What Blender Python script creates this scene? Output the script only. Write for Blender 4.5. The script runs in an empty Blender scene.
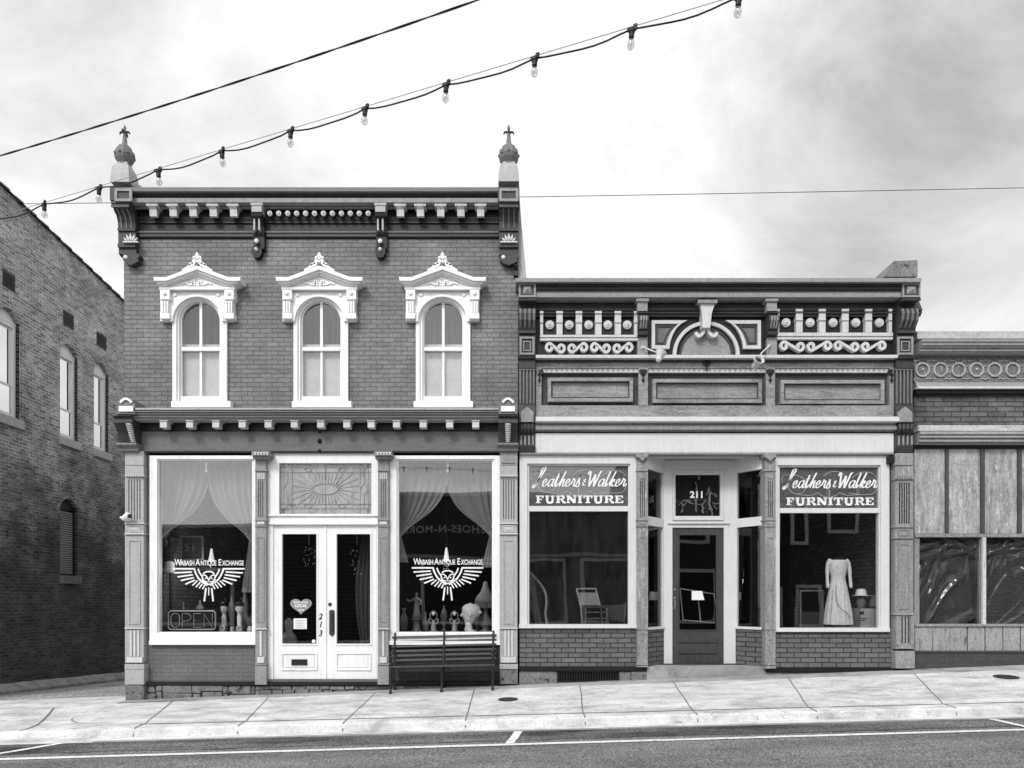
import bpy, math, random
from mathutils import Vector, Matrix
random.seed(7)
R = math.radians
sc = bpy.context.scene
# ---------------------------------------------------------------- camera
D, F, HY, ZC = 11.383, 683.0, 600.0, 1.70      # distance to the facades, focal (px), horizon row, eye height
cam_d = bpy.data.cameras.new('camera'); cam = bpy.data.objects.new('camera', cam_d)
sc.collection.objects.link(cam); sc.camera = cam
cam.location = (0, -D, ZC); cam.rotation_euler = (R(90), 0, 0)
cam_d.sensor_width = 36; cam_d.lens = 36*F/1024; cam_d.shift_y = (HY-384)/1024
cam_d.clip_start = .05; cam_d.clip_end = 2000
# ---------------------------------------------------------------- world and sun
SUN_EL, SUN_AZ = 42, 202
w = bpy.data.worlds.new('World'); sc.world = w; w.use_nodes = True
nt = w.node_tree; nt.nodes.clear(); N = nt.nodes.new; L = nt.links.new
out = N('ShaderNodeOutputWorld'); bg = N('ShaderNodeBackground'); bg.inputs['Strength'].default_value = .1
sky = N('ShaderNodeTexSky'); sky.sky_type = 'NISHITA'; sky.sun_disc = False
sky.sun_elevation = R(SUN_EL); sky.sun_rotation = R(SUN_AZ); sky.air_density = 1; sky.dust_density = 4
bw = N('ShaderNodeRGBToBW'); L(sky.outputs[0], bw.inputs[0])
tc = N('ShaderNodeTexCoord')
mp = N('ShaderNodeMapping'); mp.inputs['Scale'].default_value = (1, 1, 1.7); mp.inputs['Location'].default_value = (.35, .2, .85)
L(tc.outputs['Generated'], mp.inputs['Vector'])
n1 = N('ShaderNodeTexNoise'); n1.inputs['Scale'].default_value = 1.9; n1.inputs['Detail'].default_value = 10; n1.inputs['Roughness'].default_value = .62; n1.inputs['Distortion'].default_value = .5
L(mp.outputs[0], n1.inputs['Vector'])
rp = N('ShaderNodeValToRGB'); e = rp.color_ramp.elements
e[0].position = .27; e[0].color = (4.6, 4.6, 4.6, 1); e[1].position = .58; e[1].color = (9.4, 9.4, 9.4, 1)
def _m(op, a, b):
    x = N('ShaderNodeMath'); x.operation = op
    for i, v in enumerate((a, b)):
        if isinstance(v, (int, float)): x.inputs[i].default_value = v
        else: L(v, x.inputs[i])
    return x.outputs[0]
den = n1.outputs[0]
for (px, py, k0, amt) in ((60, 70, .94, -.09), (250, 20, .96, -.03), (430, 90, .92, .09), (860, 190, .93, -.09), (1010, 110, .95, -.08), (600, 30, .94, .06), (1010, 300, .985, .10), (700, 260, .98, .06), (330, 160, .96, .06), (60, 190, .97, .06)):
    v_ = Vector(((px-512)/F, 1, (HY-py)/F)).normalized(); dp = N('ShaderNodeVectorMath'); dp.operation = 'DOT_PRODUCT'; L(tc.outputs['Generated'], dp.inputs[0]); dp.inputs[1].default_value = v_
    q_ = N('ShaderNodeMapRange'); q_.interpolation_type = 'SMOOTHSTEP'; L(dp.outputs['Value'], q_.inputs[0]); q_.inputs[1].default_value = k0; q_.inputs[2].default_value = 1; q_.inputs[3].default_value = 0; q_.inputs[4].default_value = amt
    den = _m('ADD', den, q_.outputs[0])
L(den, rp.inputs[0])
mx = N('ShaderNodeMix'); mx.data_type = 'RGBA'; mx.inputs['Factor'].default_value = .92
L(bw.outputs[0], mx.inputs['A']); L(rp.outputs[0], mx.inputs['B'])
vd = N('ShaderNodeVectorMath'); vd.operation = 'DOT_PRODUCT'; L(tc.outputs['Generated'], vd.inputs[0])
vd.inputs[1].default_value = (math.sin(R(SUN_AZ))*math.cos(R(SUN_EL)), math.cos(R(SUN_AZ))*math.cos(R(SUN_EL)), math.sin(R(SUN_EL)))
mr = N('ShaderNodeMapRange'); mr.interpolation_type = 'SMOOTHSTEP'; L(vd.outputs['Value'], mr.inputs[0])
mr.inputs[1].default_value = .0; mr.inputs[2].default_value = 1; mr.inputs[3].default_value = .84; mr.inputs[4].default_value = 1.6
sm = N('ShaderNodeVectorMath'); sm.operation = 'SCALE'; L(mx.outputs['Result'], sm.inputs[0]); L(mr.outputs[0], sm.inputs['Scale'])
L(sm.outputs[0], bg.inputs['Color']); L(bg.outputs[0], out.inputs[0])
sun_d = bpy.data.lights.new('sun', 'SUN'); sun = bpy.data.objects.new('sun', sun_d); sc.collection.objects.link(sun)
sun_d.energy = 1.5; sun_d.angle = R(13); sun_d.color = (1, .99, .98)
sdir = Vector((math.sin(R(SUN_AZ))*math.cos(R(SUN_EL)), math.cos(R(SUN_AZ))*math.cos(R(SUN_EL)), math.sin(R(SUN_EL))))
sun.rotation_euler = sdir.to_track_quat('Z', 'Y').to_euler()
sc.view_settings.view_transform = 'Standard'; sc.view_settings.look = 'None'
sc.view_settings.exposure = .46; sc.view_settings.gamma = 1; sc.view_settings.use_curve_mapping = False
sc.cycles.max_bounces = 8; sc.cycles.transparent_max_bounces = 16

# ---------------------------------------------------------------- helpers
def X(px, y=0.): return (px-512)*(D+y)/F
def Z(py, y=0.): return ZC+(HY-py)*(D+y)/F
OFF = {}
PS = 1.
def tag(o, label=None, cat=None, group=None, kind=None):
    if label: o['label'] = label
    if cat: o['category'] = cat
    if group: o['group'] = group
    if kind: o['kind'] = kind
    return o
def thing(name, label, cat, loc=(0, 0, 0), group=None):
    o = bpy.data.objects.new(name, None); sc.collection.objects.link(o); o.empty_display_size = .1
    o.location = loc; OFF[o.name] = Vector(loc)
    return tag(o, label, cat, group)
class MB:
    def __init__(s): s.v = []; s.f = []
    def add(s, vs, fs):
        n = len(s.v); s.v += [tuple(p) for p in vs]; s.f += [tuple(n+i for i in f) for f in fs]; return s
    def box(s, x0, x1, y0, y1, z0, z1):
        return s.add([(x0,y0,z0),(x1,y0,z0),(x1,y1,z0),(x0,y1,z0),(x0,y0,z1),(x1,y0,z1),(x1,y1,z1),(x0,y1,z1)],
                     [(0,3,2,1),(4,5,6,7),(0,1,5,4),(1,2,6,5),(2,3,7,6),(3,0,4,7)])
    def bp(s, a, b, c, d, yf, yb):       # front face covers columns a..b, rows c..d when its front stands at yf
        return s.box(X(a, yf), X(b, yf), yf, yb, Z(d, yf), Z(c, yf))
    def poly(s, pts, y0, y1):            # outline in x,z extruded along y
        n = len(pts); vs = [(x, y0, z) for x, z in pts]+[(x, y1, z) for x, z in pts]
        ar = sum(pts[i][0]*pts[(i+1) % n][1]-pts[(i+1) % n][0]*pts[i][1] for i in range(n))
        fs = [tuple(range(n)), tuple(range(2*n-1, n-1, -1))]+[((i+1) % n, i, n+i, n+(i+1) % n) for i in range(n)]
        if ar < 0: fs = [f[::-1] for f in fs]
        return s.add(vs, fs)
    def pp(s, pts, yf, yb): return s.poly([(X(a, yf), Z(b, yf)) for a, b in pts], yf, yb)
    def ring(s, o, i, yf, yb, closed=True):
        n = len(o); vs = []
        for pts, y in ((o, yf), (i, yf), (o, yb), (i, yb)): vs += [(x, y, z) for x, z in pts]
        fs = []
        for k in range(n if closed else n-1):
            j = (k+1) % n
            fs += [(k, j, n+j, n+k), (2*n+j, 2*n+k, 3*n+k, 3*n+j), (j, k, 2*n+k, 2*n+j), (n+k, n+j, 3*n+j, 3*n+k)]
        if not closed: fs += [(0, n, 3*n, 2*n), (n-1, 3*n-1, 4*n-1, 2*n-1)]
        return s.add(vs, fs)
    def rp(s, o, i, yf, yb, closed=True):
        g = lambda q: [(X(a, yf), Z(b, yf)) for a, b in q]
        return s.ring(g(o), g(i), yf, yb, closed)
    def frame(s, a, b, c, d, t, yf, yb, tb=None, tt=None):   # rectangular picture frame, outer a..b c..d, border t px
        tb = t if tb is None else tb; tt = t if tt is None else tt
        return s.rp([(a,c),(b,c),(b,d),(a,d)], [(a+t,c+tt),(b-t,c+tt),(b-t,d-tb),(a+t,d-tb)], yf, yb)
    def prof(s, x0, x1, pts):            # outline in y,z extruded along x
        n = len(pts); vs = [(x0, y, z) for y, z in pts]+[(x1, y, z) for y, z in pts]
        return s.add(vs, [tuple(range(n))[::-1], tuple(range(n, 2*n))]+[(i, (i+1) % n, n+(i+1) % n, n+i) for i in range(n)])
    def mould(s, x0, x1, pts, back=.05):   # pts = (row, projection), top to bottom
        q = [(-p*PS, Z(py, -p*PS)) for py, p in pts]
        zt, zb = q[0][1], q[-1][1]
        return s.prof(x0, x1, q+[(back, zb), (back, zt)])
    def tube(s, pts, r, n=8, caps=True):
        pts = [Vector(p) for p in pts]; m = len(pts); vs = []; up = None
        for k, p in enumerate(pts):
            t = (pts[min(k+1, m-1)]-pts[max(k-1, 0)]).normalized()
            if up is None: up = Vector((0, 0, 1)) if abs(t.z) < .9 else Vector((0, 1, 0))
            a = t.cross(up).normalized(); b = a.cross(t).normalized(); up = b
            rr = r[k] if isinstance(r, (list, tuple)) else r
            vs += [p+a*math.cos(2*math.pi*j/n)*rr+b*math.sin(2*math.pi*j/n)*rr for j in range(n)]
        fs = [(k*n+j, k*n+(j+1) % n, (k+1)*n+(j+1) % n, (k+1)*n+j) for k in range(m-1) for j in range(n)]
        if caps: fs += [tuple(range(n))[::-1], tuple((m-1)*n+j for j in range(n))]
        return s.add(vs, fs)
    def lathe(s, cx, cy, pr, n=16, a0=0., sx=1., sy=1., M=None):
        vs = []; m = len(pr)
        for r_, z in pr:
            for j in range(n):
                a = a0+2*math.pi*j/n; vs.append(Vector((cx+math.cos(a)*r_*sx, cy+math.sin(a)*r_*sy, z)))
        if M: vs = [M @ v for v in vs]
        fs = [(k*n+j, k*n+(j+1) % n, (k+1)*n+(j+1) % n, (k+1)*n+j) for k in range(m-1) for j in range(n)]
        fs += [tuple(range(n))[::-1], tuple((m-1)*n+j for j in range(n))]
        return s.add(vs, fs)
    def disc(s, px, py, rp_, yf, yb, n=20):
        r_ = rp_*(D+yf)/F; cx, cz = X(px, yf), Z(py, yf)
        return s.poly([(cx+r_*math.cos(2*math.pi*k/n), cz+r_*math.sin(2*math.pi*k/n)) for k in range(n)], yf, yb)
    def dome(s, px, py, rp_, y, h, n=14):  # low round boss standing proud of a face at y
        r_ = rp_*(D+y)/F; cx, cz = X(px, y), Z(py, y); vs = []; m = 5
        for k in range(m):
            a = math.pi/2*k/m
            vs += [(cx+r_*math.cos(a)*math.cos(2*math.pi*j/n), y-h*math.sin(a), cz+r_*math.cos(a)*math.sin(2*math.pi*j/n)) for j in range(n)]
        fs = [(k*n+(j+1) % n, k*n+j, (k+1)*n+j, (k+1)*n+(j+1) % n) for k in range(m-1) for j in range(n)]
        return s.add(vs, fs+[tuple(range((m-1)*n, m*n))[::-1], tuple(range(n))])
    def ribbon(s, pts, wd, y0, y1, pen=None):   # stroke in the x,z plane
        m = len(pts); o = []; i = []
        for k in range(m):
            a = pts[max(k-1, 0)]; b = pts[min(k+1, m-1)]
            dx, dz = b[0]-a[0], b[1]-a[1]; l = math.hypot(dx, dz) or 1
            nx, nz = -dz/l, dx/l; ww = wd/2
            if pen is not None: ww *= .3+.7*abs(math.sin(math.atan2(dz, dx)-pen))
            o.append((pts[k][0]+nx*ww, pts[k][1]+nz*ww)); i.append((pts[k][0]-nx*ww, pts[k][1]-nz*ww))
        return s.ring(o, i, y0, y1, closed=False)
    def build(s, name, mat, parent=None, smooth=False, bevel=0):
        me = bpy.data.meshes.new(name)
        off = OFF[parent.name] if parent else Vector((0, 0, 0))
        me.from_pydata([Vector(v)-off for v in s.v], [], s.f); me.validate(); me.update()
        if smooth: me.shade_smooth()
        o = bpy.data.objects.new(name, me); sc.collection.objects.link(o); me.materials.append(mat)
        if parent: o.parent = parent
        OFF[o.name] = off
        if bevel:
            b = o.modifiers.new('bevel', 'BEVEL'); b.width = bevel; b.segments = 2; b.limit_method = 'ANGLE'; b.angle_limit = R(40)
        return o
def smoothline(p, n=6):
    q = [p[0]]+list(p)+[p[-1]]; r_ = []
    for k in range(1, len(q)-2):
        a, b, c, d = [Vector(v) for v in q[k-1:k+3]]
        for j in range(n):
            t = j/n; r_.append(tuple(.5*((2*b)+(c-a)*t+(2*a-5*b+4*c-d)*t*t+(3*b-a-3*c+d)*t**3)))
    return r_+[tuple(p[-1])]
def arc(cx, cy, r_, a0, a1, n=16): return [(cx+r_*math.cos(R(a0+(a1-a0)*k/n)), cy-r_*math.sin(R(a0+(a1-a0)*k/n))) for k in range(n+1)]

# ---------------------------------------------------------------- materials
MATS = {}
def base(name, rough=.7, spec=.3):
    m = bpy.data.materials.new(name); m.use_nodes = True; n = m.node_tree
    b = n.nodes['Principled BSDF']; b.inputs['Roughness'].default_value = rough; b.inputs['Specular IOR Level'].default_value = spec
    return m, n, b
def nd(n, t, **k):
    x = n.nodes.new(t)
    for a, v in k.items():
        if a in x.inputs: x.inputs[a].default_value = v
        else: setattr(x, a, v)
    return x
def ramp(n, src, stops):
    r_ = n.nodes.new('ShaderNodeValToRGB'); el = r_.color_ramp.elements
    while len(el) < len(stops): el.new(.5)
    for x, (p, v) in zip(el, stops): x.position = p; x.color = (v, v, v, 1)
    n.links.new(src, r_.inputs[0]); return r_
def mul(n, a, b, op='MULTIPLY'):
    x = n.nodes.new('ShaderNodeMath'); x.operation = op
    for i, v in enumerate((a, b)):
        if isinstance(v, (int, float)): x.inputs[i].default_value = v
        else: n.links.new(v, x.inputs[i])
    return x.outputs[0]
def coord(n, swz='xyz', scale=(1, 1, 1), rot=None):
    tc = n.nodes.new('ShaderNodeTexCoord'); geo = n.nodes.new('ShaderNodeNewGeometry')
    se = n.nodes.new('ShaderNodeSeparateXYZ'); n.links.new(geo.outputs['Position'], se.inputs[0])
    co = n.nodes.new('ShaderNodeCombineXYZ')
    for i, ch in enumerate(swz):
        if ch in 'xyz': n.links.new(mul(n, se.outputs['xyz'.index(ch)], scale[i]), co.inputs[i])
    return co.outputs[0]
def paint(name, v, var=.25, rough=.55, grain='v', chip=0., chipv=.5, scale=6., bump=.15, spec=.3):
    """painted wood, iron or stone: grey value v with stretched weathering and optional flaking"""
    m, n, b = base(name, rough, spec)
    sclm = {'v': (3, 3, .5), 'h': (.5, 3, 3), 'n': (1, 1, 1)}[grain]
    c = coord(n, 'xyz', sclm)
    a = nd(n, 'ShaderNodeTexNoise', Scale=scale, Detail=8, Roughness=.65); n.links.new(c, a.inputs['Vector'])
    c2 = coord(n); a2 = nd(n, 'ShaderNodeTexNoise', Scale=1.3, Detail=5, Roughness=.6); n.links.new(c2, a2.inputs['Vector'])
    s = mul(n, mul(n, a.outputs[0], .6), mul(n, a2.outputs[0], .4), 'ADD')
    r_ = ramp(n, s, [(.3, v*(1-var)), (.5, v), (.72, min(.9, v*(1+var*.8)))])
    gr = nd(n, 'ShaderNodeTexNoise', Scale=26., Detail=5, Roughness=.8); n.links.new(coord(n), gr.inputs['Vector'])
    col = mul(n, r_.outputs[0], ramp(n, gr.outputs[0], [(.36, 1-min(.3, var*(.9 if v < .5 else .4))), (.5, 1), (.64, 1+min(.25, var*(.7 if v < .5 else .25)))]).outputs[0])
    if chip:
        k = nd(n, 'ShaderNodeTexNoise', Scale=scale*1.6, Detail=10, Roughness=.75); n.links.new(coord(n, 'xyz', sclm), k.inputs['Vector'])
        kr = ramp(n, k.outputs[0], [(.5+(.5-chip)*.28, 0), (.5+(.5-chip)*.28+.05, 1)])
        mxn = n.nodes.new('ShaderNodeMix'); mxn.data_type = 'RGBA'; n.links.new(kr.outputs[0], mxn.inputs['Factor'])
        n.links.new(col, mxn.inputs['A']); mxn.inputs['B'].default_value = (chipv, chipv, chipv, 1); col = mxn.outputs['Result']
    n.links.new(col, b.inputs['Base Color'])
    if bump:
        bm = nd(n, 'ShaderNodeBump', Strength=bump, Distance=.006); n.links.new(a.outputs[0], bm.inputs['Height']); n.links.new(bm.outputs[0], b.inputs['Normal'])
    return m
def brick(name, swz, c1, c2, mortar, bw_=.225, rh=.075, ms=.008, var=.25, spots=0., spotv=.5, rough=.8, low=None, ox=0., oz=0., bump=.6):
    m, n, b = base(name, rough, .2)
    c = coord(n, swz)
    dn = nd(n, 'ShaderNodeTexNoise', Scale=5., Detail=3); n.links.new(c, dn.inputs['Vector'])
    sub = n.nodes.new('ShaderNodeVectorMath'); sub.operation = 'SUBTRACT'; n.links.new(dn.outputs['Color'], sub.inputs[0]); sub.inputs[1].default_value = (.5-ox, .5-oz, .5)
    scl = n.nodes.new('ShaderNodeVectorMath'); scl.operation = 'SCALE'; scl.inputs['Scale'].default_value = .012; n.links.new(sub.outputs[0], scl.inputs[0])
    ad = n.nodes.new('ShaderNodeVectorMath'); ad.operation = 'ADD'; n.links.new(c, ad.inputs[0]); n.links.new(scl.outputs[0], ad.inputs[1])
    bt = nd(n, 'ShaderNodeTexBrick', **{'Color1': (c1, c1, c1, 1), 'Color2': (c2, c2, c2, 1), 'Mortar': (mortar, mortar, mortar, 1), 'Scale': 1., 'Mortar Size': ms, 'Mortar Smooth': .25, 'Brick Width': bw_, 'Row Height': rh, 'Bias': 0.})
    n.links.new(ad.outputs[0], bt.inputs['Vector'])
    a = nd(n, 'ShaderNodeTexNoise', Scale=1.1, Detail=8, Roughness=.68); n.links.new(c, a.inputs['Vector'])
    r_ = ramp(n, a.outputs[0], [(.3, 1-var), (.5, 1), (.7, 1+var)])
    f = nd(n, 'ShaderNodeTexNoise', Scale=28., Detail=4, Roughness=.6); n.links.new(c, f.inputs['Vector'])
    r2 = ramp(n, f.outputs[0], [(.3, .8), (.7, 1.2)])
    col = mul(n, mul(n, bt.outputs['Color'], r_.outputs[0]), r2.outputs[0])
    if spots:
        k = nd(n, 'ShaderNodeTexNoise', Scale=7., Detail=7, Roughness=.85); n.links.new(coord(n, swz, (1, 3.2, 1)), k.inputs['Vector'])
        kr = ramp(n, k.outputs[0], [(.62-spots*.12, 0), (.72-spots*.12, 1)])
        mxn = n.nodes.new('ShaderNodeMix'); mxn.data_type = 'FLOAT'; n.links.new(kr.outputs[0], mxn.inputs['Factor']); n.links.new(col, mxn.inputs['A']); mxn.inputs['B'].default_value = spotv; col = mxn.outputs['Result']
    if low:   # alley shade painted into the lower courses, darker below, with a ragged edge
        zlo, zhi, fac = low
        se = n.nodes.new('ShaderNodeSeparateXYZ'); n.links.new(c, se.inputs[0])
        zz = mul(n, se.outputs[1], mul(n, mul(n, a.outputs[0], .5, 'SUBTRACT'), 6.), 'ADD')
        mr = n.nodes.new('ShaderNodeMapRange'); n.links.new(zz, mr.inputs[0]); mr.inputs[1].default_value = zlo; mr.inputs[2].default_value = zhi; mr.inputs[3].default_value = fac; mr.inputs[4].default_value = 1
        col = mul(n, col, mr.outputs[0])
    n.links.new(col, b.inputs['Base Color'])
    hh = mul(n, mul(n, bt.outputs['Fac'], -1.), mul(n, f.outputs[0], .35), 'ADD')
    bm = nd(n, 'ShaderNodeBump', Strength=bump, Distance=.012); n.links.new(hh, bm.inputs['Height']); n.links.new(bm.outputs[0], b.inputs['Normal'])
    return m
def glassy(name, tint=1., ior=1.75, wav=.02, veil=0., wscale=.8):
    m = bpy.data.materials.new(name); m.use_nodes = True; n = m.node_tree; n.nodes.clear()
    o = n.nodes.new('ShaderNodeOutputMaterial'); t = nd(n, 'ShaderNodeBsdfTransparent', Color=(tint, tint, tint, 1)); g = nd(n, 'ShaderNodeBsdfGlossy', Roughness=.004, Color=(1, 1, 1, 1))
    ge = n.nodes.new('ShaderNodeNewGeometry'); dt = n.nodes.new('ShaderNodeVectorMath'); dt.operation = 'DOT_PRODUCT'; n.links.new(ge.outputs['Incoming'], dt.inputs[0]); n.links.new(ge.outputs['Normal'], dt.inputs[1])
    F0 = ((ior-1)/(ior+1))**2; cs = mul(n, dt.outputs['Value'], 0, 'ADD'); ab = n.nodes.new('ShaderNodeMath'); ab.operation = 'ABSOLUTE'; n.links.new(cs, ab.inputs[0])
    fo = mul(n, mul(n, mul(n, 1, ab.outputs[0], 'SUBTRACT'), 5, 'POWER'), 1-F0); fr_ = mul(n, fo, F0, 'ADD'); mxs = n.nodes.new('ShaderNodeMixShader')
    ns = nd(n, 'ShaderNodeTexNoise', Scale=wscale, Detail=1.5, Roughness=.4); n.links.new(coord(n), ns.inputs['Vector'])
    bm = nd(n, 'ShaderNodeBump', Strength=1., Distance=wav); n.links.new(ns.outputs[0], bm.inputs['Height'])
    n.links.new(bm.outputs[0], g.inputs['Normal'])
    n.links.new(fr_, mxs.inputs[0]); n.links.new(t.outputs[0], mxs.inputs[1]); n.links.new(g.outputs[0], mxs.inputs[2])
    if veil:
        d = nd(n, 'ShaderNodeBsdfDiffuse', Color=(.5, .5, .5, 1)); m2 = n.nodes.new('ShaderNodeMixShader')
        k = nd(n, 'ShaderNodeTexNoise', Scale=4., Detail=8, Roughness=.7); n.links.new(coord(n, 'xyz', (2, 2, .5)), k.inputs['Vector'])
        kr = ramp(n, k.outputs[0], [(.35, veil*.3), (.7, veil*1.8)]); n.links.new(kr.outputs[0], m2.inputs[0])
        n.links.new(mxs.outputs[0], m2.inputs[1]); n.links.new(d.outputs[0], m2.inputs[2]); n.links.new(m2.outputs[0], o.inputs[0])
    else: n.links.new(mxs.outputs[0], o.inputs[0])
    return m
def sheer(name, v=.75, alpha=.55):
    m = bpy.data.materials.new(name); m.use_nodes = True; n = m.node_tree; n.nodes.clear()
    o = n.nodes.new('ShaderNodeOutputMaterial'); t = nd(n, 'ShaderNodeBsdfTransparent'); d = nd(n, 'ShaderNodeBsdfDiffuse', Color=(v, v, v, 1)); tr = nd(n, 'ShaderNodeBsdfTranslucent', Color=(v, v, v, 1))
    a = n.nodes.new('ShaderNodeMixShader'); a.inputs[0].default_value = .35; b = n.nodes.new('ShaderNodeMixShader'); b.inputs[0].default_value = alpha
    n.links.new(d.outputs[0], a.inputs[1]); n.links.new(tr.outputs[0], a.inputs[2]); n.links.new(t.outputs[0], b.inputs[1]); n.links.new(a.outputs[0], b.inputs[2]); n.links.new(b.outputs[0], o.inputs[0])
    return m
WHITE = paint('white_paint', .76, .13, .45, bump=.08)
WHITE2 = paint('cream_paint', .6, .12, .5, bump=.1)
OFFW = paint('weathered_white', .53, .2, .6)
PALE = paint('pale_grey_paint', .48, .2, .6)
LIGHT = paint('light_grey_paint', .36, .18, .55)
MIDL = paint('mid_light_paint', .25, .25, .6)
MID = paint('mid_grey_paint', .15, .3, .55)
MIDH = paint('mid_grey_board', .13, .22, .5, 'h')
DARKM = paint('charcoal_trim', .042, .3, .5)
DARK = paint('dark_trim', .01, .35, .5)
VDARK = paint('black_trim', .008, .3, .5)
WOOD = paint('weathered_grey_wood', .25, .6, .75, 'h', chip=.16, chipv=.36, scale=7, bump=.35)
WOODV = paint('weathered_grey_wood_upright', .24, .35, .75, 'v', chip=.2, chipv=.45, scale=5, bump=.35)
WOODD = paint('dark_weathered_wood', .06, .4, .75, 'h', bump=.3)
FADED = paint('faded_plywood', .32, .62, .8, 'v', chip=.3, chipv=.52, scale=5, bump=.3)
PEEL = paint('peeling_boards', .3, .35, .8, 'v', chip=.3, chipv=.07, scale=4.5, bump=.4)
STONE = paint('foundation_stone', .17, .5, .9, 'n', chip=.3, chipv=.03, scale=6, bump=1.)
STUCCO = paint('parapet_stone', .4, .3, .9, 'h', bump=.6)
BRICK1 = brick('painted_grey_brick', 'xz', .185, .15, .085, bw_=.205, ms=.0055, var=.3, bump=.8, spots=.16, spotv=.4, rough=.6)
BRICK2 = brick('painted_shop_brick', 'xz', .14, .105, .03, ms=.009, var=.25, rough=.6, bw_=.235, rh=.082)
BRICK2A = brick('painted_recess_brick', 'xz', .13, .1, .03, ms=.009, var=.25, rough=.6, bw_=.235, rh=.082)
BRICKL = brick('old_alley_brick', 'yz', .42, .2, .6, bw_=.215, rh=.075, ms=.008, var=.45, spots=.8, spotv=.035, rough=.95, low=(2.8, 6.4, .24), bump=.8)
BRICKS = brick('side_brick', 'yz', .2, .14, .08, var=.3)
BRICKB = brick('smooth_painted_brick', 'xz', .135, .125, .095, bw_=.3, rh=.07, ms=.006, var=.15, rough=.6, bump=.4)
BRICKBD = brick('dark_painted_brick', 'xz', .055, .05, .03, bw_=.3, rh=.07, ms=.006, var=.15, rough=.6, bump=.4)
BRICKO = brick('opposite_brick', 'xz', .03, .02, .05, var=.3, bump=.3)
GLASS = glassy('window_glass', .95, 1.62, .004)
GLASSW = glassy('old_wavy_glass', .95, 1.78, .006, wscale=.5)
GLASSD = glassy('dusty_glass', .8, 1.6, .02, veil=.025)
GLASSM = glassy('mirror_glass', .3, 16., .002)
SHEER = sheer('sheer_curtain', .62, .46); SHEERD = sheer('thin_sheer_curtain', .6, .4)
CLOTH = paint('white_cloth', .85, .1, .9); LACE = paint('ivory_lace', .66, .35, .9, 'v', chip=.2, chipv=.65, scale=14); CLOTHG = paint('grey_cloth', .05, .2, .9); SHADE = paint('window_blind', .48, .12, .9, 'n')
PLASTER = paint('plaster_cast', .62, .12, .6, 'n'); BRONZE = paint('dark_bronze', .12, .5, .35, 'n'); BRASS = paint('dull_metal', .25, .3, .3, 'n')
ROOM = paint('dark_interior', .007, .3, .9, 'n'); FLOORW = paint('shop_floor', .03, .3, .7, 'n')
RUBBER = paint('black_rubber', .012, .2, .5, 'n'); IRON = paint('black_iron', .02, .4, .45, 'n', bump=.3); STEEL = paint('grey_steel', .3, .2, .35, 'n')
PAPER = paint('white_paper', .75, .04, .8, 'n', bump=0)
def conc(name, v, scale=3., var=.2, crack=True, spots=.0, yst=0.):
    m, n, b = base(name, .85, .2); c = coord(n)
    a = nd(n, 'ShaderNodeTexNoise', Scale=1.4, Detail=9, Roughness=.62); n.links.new(coord(n, 'xyz', (1, 2.2, 1)), a.inputs['Vector'])
    f = nd(n, 'ShaderNodeTexNoise', Scale=95., Detail=3, Roughness=.8); n.links.new(c, f.inputs['Vector'])
    col = mul(n, ramp(n, a.outputs[0], [(.3, v*(1-var)), (.5, v), (.7, min(.85, v*(1+var*.6)))]).outputs[0], ramp(n, f.outputs[0], [(.36, .72), (.64, 1.2)]).outputs[0])
    gm = nd(n, 'ShaderNodeTexNoise', Scale=11., Detail=2, Roughness=.5); n.links.new(c, gm.inputs['Vector']); col = mul(n, col, ramp(n, gm.outputs[0], [(.68, 1), (.73, .6)]).outputs[0])
    st_ = nd(n, 'ShaderNodeTexNoise', Scale=3.2, Detail=9, Roughness=.78); n.links.new(coord(n, 'xyz', (1, 1.6, 1)), st_.inputs['Vector']); col = mul(n, col, ramp(n, st_.outputs[0], [(.34, .72), (.5, 1), (.7, 1.08)]).outputs[0])
    if crack:
        vo = nd(n, 'ShaderNodeTexNoise', Scale=.9, Detail=12, Roughness=.72, Distortion=1.2); n.links.new(c, vo.inputs['Vector'])
        kr = ramp(n, vo.outputs[0], [(.448, 1), (.462, .7), (.476, 1)]); col = mul(n, col, kr.outputs[0])
    n.links.new(col, b.inputs['Base Color'])
    bm = nd(n, 'ShaderNodeBump', Strength=.35, Distance=.01); n.links.new(f.outputs[0], bm.inputs['Height']); n.links.new(bm.outputs[0], b.inputs['Normal'])
    return m
CONC = conc('pale_concrete', .58, var=.4); CONCK = conc('kerb_concrete', .62, var=.4); CONCD = conc('old_concrete', .3, var=.4)
def asphalt(name, v, lo=.6, hi=1.5, fs=60., pv=.25):
    m, n, b = base(name, .85, .25); c = coord(n)
    a = nd(n, 'ShaderNodeTexNoise', Scale=.8, Detail=8, Roughness=.65); n.links.new(coord(n, 'xyz', (.6, 2.5, 1)), a.inputs['Vector'])
    f = nd(n, 'ShaderNodeTexNoise', Scale=fs, Detail=4, Roughness=.85); n.links.new(c, f.inputs['Vector'])
    col = mul(n, ramp(n, a.outputs[0], [(.34, v*(1-pv)), (.5, v), (.66, v*(1+pv))]).outputs[0], ramp(n, f.outputs[0], [(.38, lo), (.5, 1), (.62, hi)]).outputs[0])
    vo = nd(n, 'ShaderNodeTexNoise', Scale=.7, Detail=12, Roughness=.75, Distortion=1.6); n.links.new(c, vo.inputs['Vector'])
    col = mul(n, col, ramp(n, vo.outputs[0], [(.515, 1), (.523, .35), (.531, 1)]).outputs[0])
    n.links.new(col, b.inputs['Base Color'])
    bm = nd(n, 'ShaderNodeBump', Strength=.6, Distance=.012); n.links.new(f.outputs[0], bm.inputs['Height']); n.links.new(bm.outputs[0], b.inputs['Normal'])
    return m
ASPH = asphalt('asphalt', .155, .1, 2.3, 48.); ASPHP = asphalt('patched_asphalt', .09, .15, 2.4, 40., .75); GRAVEL = asphalt('gravel', .3, .1, 2.4, 22.)
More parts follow.
